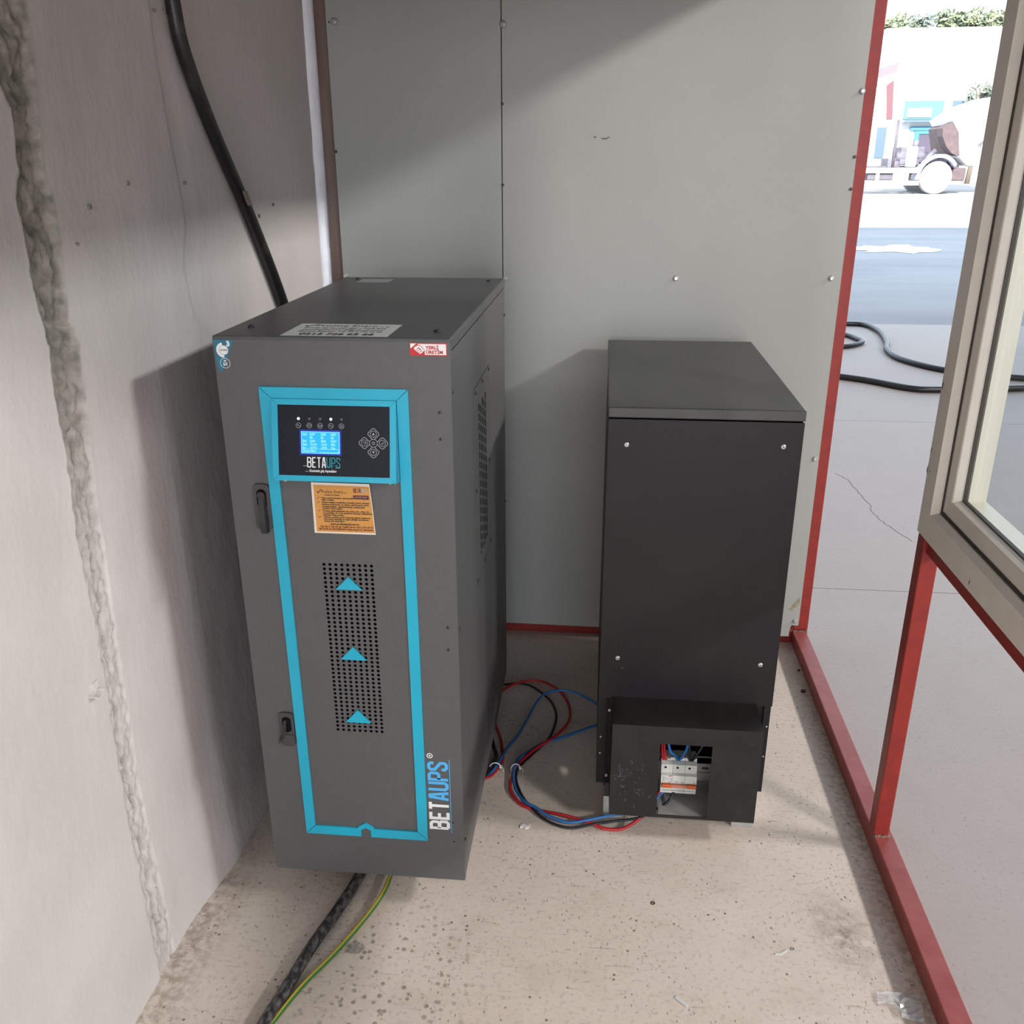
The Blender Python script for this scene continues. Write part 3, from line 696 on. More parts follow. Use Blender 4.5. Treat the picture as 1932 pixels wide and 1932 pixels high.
for dx, dy, k in ((0, 1, 0), (-1, 0, 1), (1, 0, 2), (0, -1, 3)):
    c = (bc[0] + dx * q, bc[1] + dy * q); h_ = .0118
    D = [(c[0] + a * h_, c[1] + e * h_) for a, e in ((.15, .85), (.85, .15), (.85, -.15), (.15, -.85), (-.15, -.85), (-.85, -.15), (-.85, .15), (-.15, .85))]
    # open towards the centre key
    start = {0: 4, 1: 2, 2: 6, 3: 0}[k]
    D = D[start:] + D[:start]
    pl = [(D[0][0] * .75 + D[-1][0] * .25, D[0][1] * .75 + D[-1][1] * .25)] + D[1:-1]
    b.ribbon(D[1:] if False else D, .0010, PF, hF)
    b.ring(c, .0058, .0008, PF, hF)
    if k == 0: b.flat([(c[0] - .0026, c[1] - .002), (c[0] + .0026, c[1] - .002), (c[0], c[1] + .0026)], PF, hF)
    if k == 3: b.flat([(c[0] + .0026, c[1] + .002), (c[0] - .0026, c[1] + .002), (c[0], c[1] - .0026)], PF, hF)
    if k == 1: b.ribbon([(c[0] - .003, c[1] + .001), (c[0] + .002, c[1] + .002), (c[0] + .0026, c[1] - .001), (c[0] - .001, c[1] - .002)], .0008, PF, hF)
    if k == 2: b.ribbon([(c[0] - .0028, c[1]), (c[0] - .0006, c[1] - .0024), (c[0] + .003, c[1] + .0024)], .0010, PF, hF)
b.ring(bc, .0074, .0008, PF, hF); b.ring(bc, .0024, .0009, PF, hF)
b.obj('keypad_print', 'greyprint', cp)
GL = {'B': ([[(0, 0), (0, 1), (.30, 1), (.40, .9), (.40, .62), (.30, .53), (0, .53)], [(.05, .50), (.32, .50), (.42, .41), (.42, .1), (.32, 0), (0, 0)]], .42),
      'E': ([[(.38, 0), (0, 0), (0, 1), (.38, 1)], [(0, .5), (.33, .5)]], .38), 'T': ([[(-.02, 1), (.42, 1)], [(.20, 1), (.20, -.07)]], .40),
      'A': ([[(0, -.07), (.15, 1.07)], [(.25, 1.07), (.4, -.07)], [(.11, 1.0), (.29, 1.0)], [(.07, .25), (.33, .25)]], .40), 'U': ([[(0, 1.07), (0, .12), (.1, 0), (.3, 0), (.4, .12), (.4, 1.07)]], .40),
      'P': ([[(0, -.07), (0, 1), (.3, 1), (.4, .9), (.4, .55), (.3, .45), (0, .45)]], .40),
      'S': ([[(.4, .72), (.4, .9), (.3, 1), (.1, 1), (0, .9), (0, .68), (.4, .34), (.4, .1), (.3, 0), (.1, 0), (0, .1), (0, .28)]], .40)}
def logo(b, s, x, y, hgt, fr, h, w=.14, adv=.58, sc=1.0):
    for ch in s:
        st, wd = GL[ch]
        for i_, pl in enumerate(st): b.ribbon([(x + p[0] * hgt * .86 * sc + w * hgt * .43, y + (p[1] * .86 + .07) * hgt) for p in pl], w * hgt * (.92 if sc > .9 else .8), fr, h + .00006 * i_)
        x += (wd * .86 + .185) * hgt * sc
    return x
b = MB(); xe = logo(b, 'BETA', .0660, .0255, .0205, PF, hF, sc=.86, w=.13); b.text('Kesintisiz güç kaynakları', .0068, PF, .0700, .0178, hF, bold=.00015, shear=.2, width=.052)
b.ribbon([(.0585, .0290), (.066, .0290)], .0005, PF, hF); b.ribbon([(.0625, .0187), (.0685, .0187)], .0005, PF, hF); b.ribbon([(.120, .0262), (.129, .0262)], .0005, PF, hF)
b.obj('logo_lettering', 'white', cp)
b = MB(); logo(b, 'UPS', xe - .0005, .0255, .0205, PF, hF, sc=.86, w=.11); b.ribbon([(xe, .0275), (xe + .006, .0305), (xe + .010, .0285), (xe + .016, .031), (xe + .020, .029)], .0006, PF, hF); b.obj('logo_lettering', 'tealprint', cp)
for x in (px0 + .022, px1 - .012):
    b = MB(); b.cyl((x, UY - PD + .004, PB - .003), (x, UY - PD + .004, PB + .002), .003, n=10); b.obj('screw', 'zinc', cp)
# big vertical logo on the door: reads upwards
LF = frame((-0.3005, UY - .0004, 0.2260), (0, 0, 1), (-1, 0, 0))
b = MB(); lh = .0445; x = logo(b, 'BET', 0, 0, lh, LF, .0004, w=.175, sc=1.10); b.obj('door_lettering', 'white', UP)
b = MB(); b.ring((.1935, .0385), .0056, .0020, LF, .0004); b.disc((.1935, .0385), .0022, LF, .0004); b.obj('registered_mark', 'white', UP)
b = MB(); logo(b, 'AUPS', x, 0, lh, LF, .0004, w=.175, sc=1.10); b.obj('door_lettering', 'skyblue', UP)
b = MB(); b.ribbon([(-.008, -.0035), (.185, -.0035)], .0014, LF, .0004); b.obj('underline', 'skyblue', UP)
# latch handles
def latch(z0, z1, opened):
    x0, x1 = -0.6635, -0.6300
    b = MB(); b.prism(rrect(x0, x1, z0, z1, .009), UY - .0045, UY - .0002); b.m = 0
    o = b.obj('latch', 'plasticG', UP)
    if not opened:
        b = MB(); b.prism(rrect(x0 + .007, x1 - .007, z0 + .045, z1 - .010, .0095), UY - .0050, UY - .0045); b.obj('latch_recess', 'dark', o)
        b = MB()
        prof = [(x0 + .0095, z1 - .022, x1 - .0095), (x0 + .0085, z1 - .04, x1 - .0085), (x0 + .0075, z0 + .02, x1 - .0065), (x0 + .009, z0 - .004, x1 - .008)]
        v = []
        for k, (a, z, c) in enumerate(prof):
            d = (.008, .011, .016, .013)[k]
            v += [(a, UY - .0045, z), (a + .003, UY - d, z), (c - .003, UY - d, z), (c, UY - .0045, z)]
        b.add(v, [(k * 4 + i, k * 4 + i + 1, k * 4 + i + 5, k * 4 + i + 4) for k in range(3) for i in range(3)] + [(0, 3, 2, 1), (12, 13, 14, 15)])
        b.cyl(((x0 + x1) / 2, UY - .0045, z1 - .022), ((x0 + x1) / 2, UY - .009, z1 - .022), .0075, n=16)
        b.obj('lever', 'plastic', o)
    else:
        b = MB(); b.prism(rrect(x0 + .0075, x1 - .0065, z0 + .036, z1 - .010, .0085), UY - .0050, UY - .0045); b.obj('latch_recess', 'dark', o)
        b = MB(); b.m = 0
        b.prism([(x0 + .012, z0 + .066), (x0 + .019, z0 + .068), (x0 + .015, z0 + .035), (x0 + .008, z0 + .020), (x0 + .001, z0 + .018), (x0 + .007, z0 + .040)], UY - .009, UY - .006)
        b.prism([(x0 - .004, z0 + .008), (x0 - .001, z0 + .009), (x0 + .0045, z0 + .021), (x0 + .0035, z0 + .028), (x0 - .0005, z0 + .019)], UY - .011, UY - .007)
        b.obj('lever', 'plastic', o)
        b = MB(); b.prism(rrect(x0 + .005, x1 - .001, z0 + .004, z0 + .03, .004), UY - .0065, UY - .0045); b.obj('latch_pad', 'plasticG', o)
    return o
latch(0.930, 1.0255, False); latch(0.4260, 0.5095, True)
# screws and rivets
for x, z in [(-0.293, 1.174), (-0.293, 1.123), (-0.2905, 0.73), (-0.291, 0.679)]:
    b = MB(); b.m = 0; b.lathe((x, UY - .0001, z), (0, -1, 0), [(.0034, 0), (.0032, .0012)], 12); b.m = 1; b.cyl((x, UY - .0012, z), (x, UY - .0016, z), .0014, n=8); b.obj('screw', ['plasticG', 'dark'], UP)
for x, z in [(-0.293, 0.246), (-0.292, 0.194)]:
    b = MB(); b.cyl((x, UY - .0001, z), (x, UY - .0008, z), .0016, n=8); b.obj('screw', 'dark', UP)
for y, z in [(1.61, 1.21), (1.61, 0.72), (2.50, 1.212), (2.50, 0.667), (1.61, .19)]:
    b = MB(); b.lathe((UX1 - .001, y, z), (1, 0, 0), [(.0042, 0), (.0040, .0022), (.0015, .003)], 12); b.obj('screw', 'plastic', UP)
for x, y in [(-0.671, 1.691), (-0.306, 1.667), (-0.664, 2.462), (-0.304, 2.437)]:
    b = MB(); b.lathe((x, y, UZ1 - .0002), (0, 0, 1), [(.0062, 0), (.0060, .002), (.0035, .0045)], 14); b.obj('screw', 'plastic', UP)
# side vent plate with slots
b = MB(); b.m = 0
vx = UX1 - .0022
SY0, SZ0, cs, rs = 1.952, 0.7300, 0.0285, 0.0224
cols_, rows_ = 5, 16
b.box(vx + .0010, vx + .0012, VY0 + .002, SY0, VZ0 + .002, VZ1 - .002); b.box(vx + .0010, vx + .0012, SY0 + cols_ * cs, VY1 - .002, VZ0 + .002, VZ1 - .002)
b.box(vx + .0010, vx + .0012, SY0, SY0 + cols_ * cs, VZ0 + .002, SZ0); b.box(vx + .0010, vx + .0012, SY0, SY0 + cols_ * cs, SZ0 + rows_ * rs, VZ1 - .002)
for c in range(cols_):
    y0 = SY0 + c * cs
    b.box(vx + .0010, vx + .0012, y0, y0 + .007, SZ0, SZ0 + rows_ * rs); b.box(vx + .0010, vx + .0012, y0 + .0215, y0 + cs, SZ0, SZ0 + rows_ * rs)
    for r in range(rows_ + 1):
        z = SZ0 + r * rs + (0 if c % 2 else rs / 2) - .0022
        b.box(vx + .0010, vx + .0012, y0 + .007, y0 + .0215, max(z, SZ0), min(z + .0050, SZ0 + rows_ * rs))
vp = b.obj('vent_plate', 'ups', UP)
b = MB(); b.box(UX1 - .012, UX1 - .011, VY0, VY1, VZ0, VZ1); b.obj('vent_backing', 'dark', vp)
b = MB()
for y0, y1, z0, z1 in ((VY0 - .002, VY0 + .004, VZ0, VZ1), (VY1 - .004, VY1 + .002, VZ0, VZ1), (VY0, VY1, VZ0 - .002, VZ0 + .004), (VY0, VY1, VZ1 - .004, VZ1 + .002)): b.box(vx - .0006, vx - .0001, y0, y1, z0, z1)
b.obj('plate_gap', 'dark', vp)
for y, z in [(1.907, 1.136), (2.023, 1.137), (2.142, 1.139), (1.898, .914), (2.142, .91), (2.14, .694), (2.02, .692), (1.898, .692)]:
    b = MB(); b.lathe((vx + .0012, y, z), (1, 0, 0), [(.0045, 0), (.0042, .0018), (.002, .0028)], 10); b.obj('screw', 'plastic', vp)
# stickers
b = MB(); b.flat([(-0.7075, 1.3015), (-0.6690, 1.3015), (-0.6715, 1.2955), (-0.6955, 1.2450), (-0.6985, 1.2425), (-0.7015, 1.2425), (-0.7060, 1.262)], UF, .0004, .0003)
st = b.obj('corner_sticker', 'teal', UP); st['label'] = 'teal corner sticker with a white dial'
b = MB(); c = (-0.6895, 1.2830)
b.ring(c, .0115, .0050, UF, .0010, a0=100, a1=270); b.disc(c, .0085, UF, .0009, n=20)
b.text('3', .013, UF, -0.6832, 1.2905, .0013, bold=.0008)
b.ring((-0.6893, 1.2590), .0092, .0008, UF, .0010); b.text('PF', .0046, UF, -0.6893, 1.2615, .0010, align='CENTER', bold=.0002); b.ribbon([(-0.6940, 1.2602), (-0.6846, 1.2602)], .0006, UF, .0010)
b.text('0.9', .0062, UF, -0.6893, 1.2545, .0010, align='CENTER', bold=.0003); b.obj('sticker_print', 'white', st)
b = MB(); b.text('10 kVA', .0048, UF, c[0], c[1] - .0015, .0013, align='CENTER', bold=.0001); b.obj('sticker_print', 'blackprint', st)
b = MB(); X0, X1, Z0, Z1 = -0.3432, -0.2755, 1.2785, 1.3015
b.flat([(X0, Z0), (X1, Z0), (X1, Z1), (X0, Z1)], UF, .0004, .0003); s2 = b.obj('origin_sticker', 'redprint', UP); s2['label'] = 'red and white handshake sticker'
b = MB(); b.flat([(X0 + .027, Z0 + .0018), (X1 - .0018, Z0 + .0018), (X1 - .0018, Z1 - .0018), (X0 + .014, Z1 - .0018), (X0 + .020, Z1 - .0085), (X0 + .027, Z0 + .010)], UF, .0009)
b.flat([(X0 + .0012, Z1 - .0012), (X0 + .012, Z1 - .0012), (X0 + .0012, Z0 + .0125)], UF, .0009)
for k in range(4): b.ribbon([(X0 + .0085 + .0030 * k, Z0 + .0105 - .0022 * k), (X0 + .0145 + .0030 * k, Z0 + .0145 - .0022 * k)], .0024, UF, .0010 + .00005 * k)
b.ribbon([(X0 + .0085, Z0 + .0125), (X0 + .012, Z0 + .0165), (X0 + .018, Z0 + .0165), (X0 + .0255, Z0 + .0085)], .0032, UF, .0013); b.obj('sticker_print', 'white', s2)
b = MB(); b.text('YERLİ', .0082, UF, X0 + .0290, Z0 + .0120, .0013, bold=.0003, width=.0235); b.text('ÜRETİM', .0082, UF, X0 + .0290, Z0 + .0038, .0013, bold=.0003, width=.0310)
b.ribbon([(X0 + .010, Z0 + .0150), (X0 + .0135, Z0 + .0190), (X0 + .019, Z0 + .0188), (X0 + .0265, Z0 + .011)], .0008, UF, .0013); b.obj('sticker_print', 'redprint', s2)
# labels lying on the lid
TF = frame((-0.5840, 1.6045, UZ1), (1, 0, 0), (0, 1, 0))
b = MB(); b.flat([(0, 0), (.198, 0), (.198, .130), (0, .130)], TF, .0002, .0003); tl = b.obj('top_label', 'label', UP); tl['label'] = 'white printed label on the lid'
b = MB(); b.text('Proline Enerji', .030, TF, .036, .098, .0008, width=.120); b.text('A.Ş.', .013, TF, .160, .098, .0008)
b.ribbon([(.014, .108), (.022, .098), (.036, .120)], .004, TF, .0008)
for k, t in enumerate(['Kesintisiz Güç Kaynakları Satış ve Teknik Servis', 'www.prolineenerji.com.tr  info@prolineenerji.com.tr', 'Merkez: İstanbul  Tel: 0212 726 65 66']): b.text(t, .013, TF, .020, .078 - k * .018, .0008, width=.158, bold=.0003)
b.text('0212 726 65 66', .026, TF, .030, .010, .0008, width=.140, bold=.001); b.obj('label_print', 'blackprint', tl)
TB = frame((-0.6500, 2.392, UZ1), (1, 0, 0), (0, 1, 0))
b = MB(); b.flat([(0, 0), (.085, 0), (.085, .070), (0, .070)], TB, .0002, .0003); b.obj('rating_label', 'silver', UP)['label'] = 'small silver rating label'

# ---------------------------------------------------------------- orange notice taped under the control panel
NF = frame((-0.5480, UY - .0010, 0.9270), (1, 0, 0.004), V((0, -.03, 1)))
nt_ = empty('notice_sheet', (-0.486, UY, 0.927), 'orange printed service notice stuck under the control panel', 'notice')
nw, nh = .1215, .1060
b = MB(); b.flat([(0, 0), (nw, -.0005), (nw - .0022, .055), (nw - .0055, nh - .001), (.0022, nh)], NF, .0, .0006); b.obj('paper', 'paper', nt_)
b = MB(); b.flat([(.0048, .0035), (nw - .0014, .0030), (nw - .0036, .055), (nw - .0066, nh - .0065), (.0062, nh - .0050)], NF, .0008); b.obj('orange_print', 'orange_paper', nt_)
b = MB(); hN = .0011
b.text('Proline Enerji', .0098, NF, .0205, .0845, hN, width=.0425); b.text('A.Ş.', .0045, NF, .0640, .0845, hN); b.text('Kesintisiz Güç Kaynakları', .0042, NF, .0270, .0795, hN, width=.0300, bold=.0001)
b.ribbon([(.0120, .0880), (.0148, .0845), (.0208, .0925)], .0014, NF, hN)
lines = [(.0730, 'Yasal garanti süresinin dolmasından sonra meydana', .094), (.0690, 'gelen arızalar.', .026), (.0640, 'Cihazın kullanıcı tarafından prosedüre uygun olmayan', .094), (.0595, 'biçimde kullanılması ve cihazın teknik servis harici', .092), (.0550, 'müdahaleler, çalıştırılması nedeniyle', .084), (.0510, 'meydana gelen arızalar.', .040),
         (.0460, 'Ortamın kendi etkisinden (toz, hava, nem, ortam vb.)', .092), (.0418, 've sıcaklığın 25 C\'nin üzerinde bulunan mekanlarda', .097), (.0376, 'meydana gelen arızalar.', .042), (.0330, 'Cihazın yetkili servis dışında bakım yapılmış', .092), (.0288, 'veya tamir yapıldığının tespit edildiği durumlarda', .089), (.0246, 'garanti dışı sayılacaktır.', .042)]
for y, t, w in lines: b.text(t, .0046, NF, .0195 + (.0730 - y) * .035, y, hN, width=w, bold=.00016)
for y in (.0735, .0650, .0470, .0335): b.ribbon([(.0115, y + .001), (.0128, y - .0004), (.0160, y + .0024)], .0008, NF, hN)
b.text('www.prolineenerji.com.tr', .0058, NF, .0620, .0185, hN, width=.058, align='CENTER', bold=.0002); b.obj('notice_print', 'blackprint', nt_)
b = MB(); b.text('Tel: 0212 726 65 66 Yetkili Servis: 0531 576 44 53', .0054, NF, .0130, .0128, hN, width=.104, bold=.0002); b.text('BETAUPS & KARDEŞİM Bir Proline Enerji A.Ş. Markasıdır', .0054, NF, .0100, .0075, hN, width=.108, bold=.0002)
b.obj('notice_print', 'maroonprint', nt_); b = MB(); logo(b, 'BETA', .0840, .0865, .0090, NF, hN, sc=.78, w=.16); b.obj('notice_logo', 'maroonprint', nt_); b = MB(); b.flat([(.0830, .0745), (.1135, .0740), (.1130, .0812), (.0828, .0815)], NF, hN); b.obj('notice_banner', 'maroonprint', nt_)
b = MB(); logo(b, 'UPS', .0983, .0865, .0090, NF, hN, sc=.78, w=.13); b.text('yetkili bayi', .0050, NF, .0860, .0765, hN + .0003, width=.0240); b.obj('notice_print', 'greyprint', nt_)

# ---------------------------------------------------------------- black battery cabinet
BX0, BX1, BY, BYB = 0.018, 0.4515, 1.9922, 2.822
BC = empty('battery_cabinet', ((BX0 + BX1) / 2, (BY + BYB) / 2, 0), 'black steel battery cabinet with a square cut-out in its front box', 'cabinet')
b = MB(); t = .0015
b.box(BX0 + .002, BX0 + .002 + t, BY + .003, BYB, .070, 1.062); b.box(BX1 - .002 - t, BX1 - .002, BY + .003, BYB, .070, 1.062)
b.box(BX0 + .002, BX1 - .002, BYB - t, BYB, .070, 1.062); b.box(BX0 + .002, BX1 - .002, BY + .06, BYB, .070, .072)
b.box(BX0 + .005, BX1 - .005, BY + .06, BY + .062, .072, 1.06)
b.box(BX0 + .002, BX0 + .042, BY + .0035, BY + .0055, .070, .332); b.box(BX1 - .042, BX1 - .002, BY + .0035, BY + .0055, .070, .332)
b.box(BX0 + .0225, BX0 + .0245, BY - .009, BY + .004, .070, .332); b.box(BX1 - .0205, BX1 - .0185, BY - .009, BY + .004, .070, .332)
b.obj('body', 'black', BC)
b = MB(); b.box(BX0, BX1 + .001, BY - .001, BYB + .003, 1.0655, 1.0900, .0025); b.obj('lid', 'blacktop', BC)
b = MB(); b.box(BX0 + .0015, BX1, BY, BY + .002, .3310, 1.0625, .0006); b.obj('front_panel', 'black', BC)
for x, z in [(0.062, 1.003), (0.410, 1.007), (0.063, .450), (0.411, .449)]:
    b = MB(); b.m = 0; b.lathe((x, BY, z), (0, -1, 0), [(.0062, 0), (.0060, .0018), (.0035, .0032)], 16); b.m = 1; b.box(x - .0022, x + .0022, BY - .0036, BY - .0028, z - .0006, z + .0006); b.box(x - .0006, x + .0006, BY - .0036, BY - .0028, z - .0022, z + .0022); b.obj('screw', ['zinc', 'gasket'], BC)
b = MB(); b.lathe((0.076, BY, .422), (0, -1, 0), [(.0035, 0), (.003, .0012)], 10); b.obj('rivet', 'plasticG', BC)
for x, z in [(0.048, .296), (0.046, .095)]:
    b = MB(); b.lathe((x, BY + .0035, z), (0, -1, 0), [(.0050, 0), (.0048, .003), (.003, .0045)], 14); b.obj('screw', 'zinc', BC)
for x, z in [(0.0285, .213), (0.028, .163), (.444, .27), (.444, .18)]:
    b = MB(); b.lathe((x, BY + .0035, z), (0, -1, 0), [(.0022, 0), (.002, .0015)], 10); b.obj('screw', 'zinc', BC)
# terminal cover box with the cut-out
CX0, CX1, CY, CZ0, CZ1 = 0.0545, 0.4120, 1.870, .0705, .3375
QX0, QX1, QZ0, QZ1 = 0.1710, 0.2955, .0790, .2885
b = MB(); t = .0016
b.box(CX0, QX0, CY, CY + t, CZ0, CZ1); b.box(QX1, CX1, CY, CY + t, CZ0, CZ1); b.box(QX0, QX1, CY, CY + t, CZ0, QZ0); b.box(QX0, QX1, CY, CY + t, QZ1, CZ1)
b.box(CX0, CX1, CY + t, BY + .0035, CZ1 - t, CZ1); b.box(CX0, CX0 + t, CY + t, BY + .0035, CZ0, CZ1 - t); b.box(CX1 - t, CX1, CY + t, BY + .0035, CZ0, CZ1 - t)
cov = b.obj('terminal_cover', 'blackscuff', BC)
b = MB(); CFm = frame((0, CY, 0), (1, 0, 0), (0, 0, 1))
def scuff(pts, w): b.ribbon(pts, w, CFm, .0004)
for k in range(26):
    cx = random.gauss(.105, .022); cz = random.uniform(.085, .235); r = random.uniform(.003, .009); a0 = random.uniform(0, 360)
    cx = min(max(cx, .064), .155)
    scuff([(cx + r * .6 * math.cos(math.radians(a0 + t * 34)), cz + r * math.sin(math.radians(a0 + t * 34))) for t in range(random.randint(3, 7))], random.uniform(.0008, .002))
for pts in ([(.075, .225), (.076, .205), (.079, .185)], [(.060, .190), (.078, .187), (.098, .191)], [(.085, .205), (.076, .188), (.070, .180)], [(.385, .300), (.394, .300)]): scuff(pts, .0012)
b.obj('scuff_mark', mat('scuffed_metal', (0.11, 0.104, 0.094), .6, c2=(0.04, 0.037, 0.033), scale=80), cov)['kind'] = 'stuff'
b = MB(); b.box(.178, CX1 - .004, CY + .003, BY + .055, .0725, .0740); b.box(.178, CX1 - .004, BY + .030, BY + .0315, .0740, .112); b.obj('tray', 'galv', BC)
b = MB(); b.box(CX0 + .003, CX1 - .003, BY + .056, BY + .058, .072, .334); b.obj('mounting_plate', 'dark', BC)
for x0, x1 in ((.0405, .0950), (.3700, .4260)):
    b = MB(); b.box(x0, x1, 1.939, 2.79, 0.0, .0700, .002); b.obj('skid', 'galv', BC)
b = MB(); yr = 1.995; zr = -.047
b.prism([(y, z + zr) for y, z in [(yr - .0075, .1925), (yr - .0075, .1995), (yr - .0062, .1995), (yr - .0062, .1940), (yr, .1940), (yr, .1690), (yr - .0062, .1690), (yr - .0062, .1635), (yr - .0075, .1635), (yr - .0075, .1705), (yr - .0012, .1705), (yr - .0012, .1925)]], .160, .405, 'x')
b.box(.160, .405, yr - .004, yr, .1690, .1710); rail = b.obj('mounting_rail', 'galv', BC)
b = MB(); b.prism(rrect(.292, .310, .1315, .1375, .0029), yr - .0018, yr - .0011); b.obj('rail_slot', 'gasket', rail)

# ---------------------------------------------------------------- circuit breaker on the rail
CB = empty('circuit_breaker', (.2275, 1.96, .10), 'three pole white circuit breaker with an orange toggle inside the black cabinet', 'breaker')
kx0, kx1 = .1835, .2735; pwid = (kx1 - kx0) / 3
prof = [(1.990, .1880), (1.958, .1880), (1.956, .1820), (1.943, .1770), (1.943, .1530), (1.934, .1505), (1.930, .1300), (1.930, .1200), (1.936, .1140), (1.936, .0960), (1.990, .0960)]
for k in range(3):
    b = MB(); b.prism(prof, kx0 + k * pwid + .0003, kx0 + (k + 1) * pwid - .0003, 'x'); b.obj('pole', 'mcb', CB)
for k in range(3):
    cx = kx0 + (k + .5) * pwid - .004
    b = MB(); b.m = 0; b.lathe((cx, 1.943, .1690), (0, -1, 0), [(.0052, 0), (.0048, .0008)], 14); b.m = 1; b.cyl((cx, 1.9420, .1690), (cx, 1.9415, .1690), .0031, n=12); b.obj('terminal_hole', ['offwhite', 'dark'], CB)
for k in range(3):
    cx = kx0 + (k + .5) * pwid
    b = MB(); b.box(cx - .009, cx + .009, 1.9570, 1.9575, .1825, .1875); b.obj('terminal_mouth', 'dark', CB)
b = MB(); b.m = 0; b.box(kx0 + .002, kx0 + .026, 1.921, 1.931, .1215, .1310, .0015); b.box(kx0 + .066, kx1 - .001, 1.921, 1.931, .1215, .1310, .0015)
b.m = 1; b.box(kx0 + .026, kx0 + .066, 1.923, 1.931, .1220, .1302); b.obj('toggle', ['orange', mat('pale_orange_toggle', (.50, .17, .10), .4)], CB)
b = MB(); BF = frame((kx0, 1.9298, 0), (1, 0, 0), (0, 0, 1))
BF2 = frame((kx0, 1.9338, .1505), (1, 0, 0), V((0, .004, .0205)))
b.m = 0
for pts in ([(.004, -.004), (.008, -.007), (.012, -.009)], [(.016, -.009), (.019, -.009)], [(.006, -.010), (.007, -.016)], [(.026, -.006), (.026, -.016)], [(.019, -.018), (.026, -.018)], [(.036, -.014), (.036, -.019)], [(.039, -.014), (.039, -.019)], [(.042, -.014), (.042, -.019)], [(.050, -.017), (.058, -.017)], [(.080, -.017), (.087, -.017)]): b.ribbon(pts, .0010, BF2, .0004)
b.ribbon([(.006, .1135), (.085, .1135)], .0009, frame((kx0, 1.9358, -.0095), (1, 0, 0), (0, 0, 1)), .0005)
b.m = 1; b.flat([(.020, -.002), (.027, -.002), (.027, -.0002), (.020, -.0002)], BF2, .0005); b.obj('breaker_print', ['blackprint', 'redprint'], CB)

# ---------------------------------------------------------------- cables
R_ = .0037
def cable(name, pts, r, m, label, cat='cable', group=None, n=8, sub=6, **kw):
    b = MB(); b.tube(pts, r, n, sub, **kw); mid = pts[len(pts) // 2]
    return tag(b.obj(name, m, None, (mid[0], mid[1], 0)), label, cat, group)
def g3(L, z=.006): return [(x, y, z) for x, y in L]
cable('power_cable', [(-.345, 2.40, .05), (-.31, 2.47, .02)] + g3([(-.28, 2.516), (-.258, 2.546), (-.221, 2.572), (-.185, 2.582), (-.144, 2.568), (-.102, 2.527), (-.075, 2.469), (-.063, 2.408)], .010) + [(-.067, 2.347, .014), (-.09, 2.287, .016), (-.123, 2.237, .018), (-.156, 2.202, .014), (-.190, 2.148, .012), (-.207, 2.108, .012), (-.212, 2.039, .008), (-.202, 2.001, .006), (-.170, 1.962, .006), (-.124, 1.944, .008), (-.074, 1.930, .012), (-.025, 1.915, .013), (.011, 1.905, .010), (.045, 1.893, .006), (.085, 1.893, .007), (.120, 1.905, .020), (.155, 1.920, .048), (.176, 1.935, .080), (.1885, 1.950, .100)], R_ * 1.12, 'cred', 'red cable looping over the floor from behind the charcoal cabinet', group='battery cables on the floor')
cable('power_cable', [(-.36, 2.44, .05), (-.32, 2.535, .02)] + g3([(-.281, 2.555), (-.245, 2.564), (-.198, 2.555), (-.155, 2.511), (-.122, 2.46), (-.105, 2.393), (-.109, 2.323), (-.124, 2.26), (-.156, 2.200)], .006) + [(-.193, 2.133, .005), (-.201, 2.09, .006), (-.193, 2.046, .005), (-.173, 1.996, .005), (-.145, 1.949, .009), (-.115, 1.918, .006), (-.078, 1.896, .005), (-.036, 1.888, .005), (.018, 1.902, .010), (.075, 1.912, .016), (.130, 1.912, .030), (.175, 1.912, .060), (.205, 1.920, .082), (.222, 1.945, .100), (.226, 1.955, .100)], R_, 'cblack', 'black cable looping over the floor from behind the charcoal cabinet', group='battery cables on the floor')
cable('power_cable', [(-.31, 2.02, .05), (-.284, 2.06, .014), (-.258, 2.118, .012), (-.240, 2.198, .010), (-.214, 2.27, .010), (-.193, 2.35, .012), (-.171, 2.439, .016), (-.145, 2.488, .021), (-.104, 2.51, .022), (-.059, 2.509, .020), (-.014, 2.491, .012), (.030, 2.455, .008), (.075, 2.41, .008), (.068, 2.365, .008), (.020, 2.348, .008), (-.024, 2.317, .008), (-.084, 2.273, .008), (-.132, 2.245, .008), (-.170, 2.201, .009), (-.196, 2.154, .017), (-.207, 2.106, .017), (-.205, 2.06, .012), (-.193, 2.014, .010), (-.166, 1.970, .013), (-.132, 1.945, .014), (-.098, 1.919, .012), (-.049, 1.902, .011), (-.001, 1.907, .017), (.072, 1.930, .022), (.125, 1.926, .036), (.165, 1.928, .068), (.188, 1.94, .090), (.208, 1.950, .099)], R_ * 1.05, 'cblue', 'blue cable looping from the tied bundle under the black cabinet and back')
cable('power_cable', [(-.33, 2.36, .05), (-.300, 2.335, .02), (-.280, 2.307, .006), (-.262, 2.252, .006), (-.251, 2.198, .006), (-.245, 2.150, .006), (-.254, 2.110, .008), (-.273, 2.066, .012), (-.305, 2.00, .05)], R_ * 1.1, 'cred', 'short red cable curving out beside the base of the charcoal cabinet')
cable('power_cable', [(-.31, 2.31, .05), (-.285, 2.235, .006), (-.267, 2.176, .006), (-.270, 2.130, .010), (-.283, 2.070, .010), (-.300, 2.0, .04)], R_ * 1.6, 'cblack', 'short thick black cable tucked under the side of the charcoal cabinet')
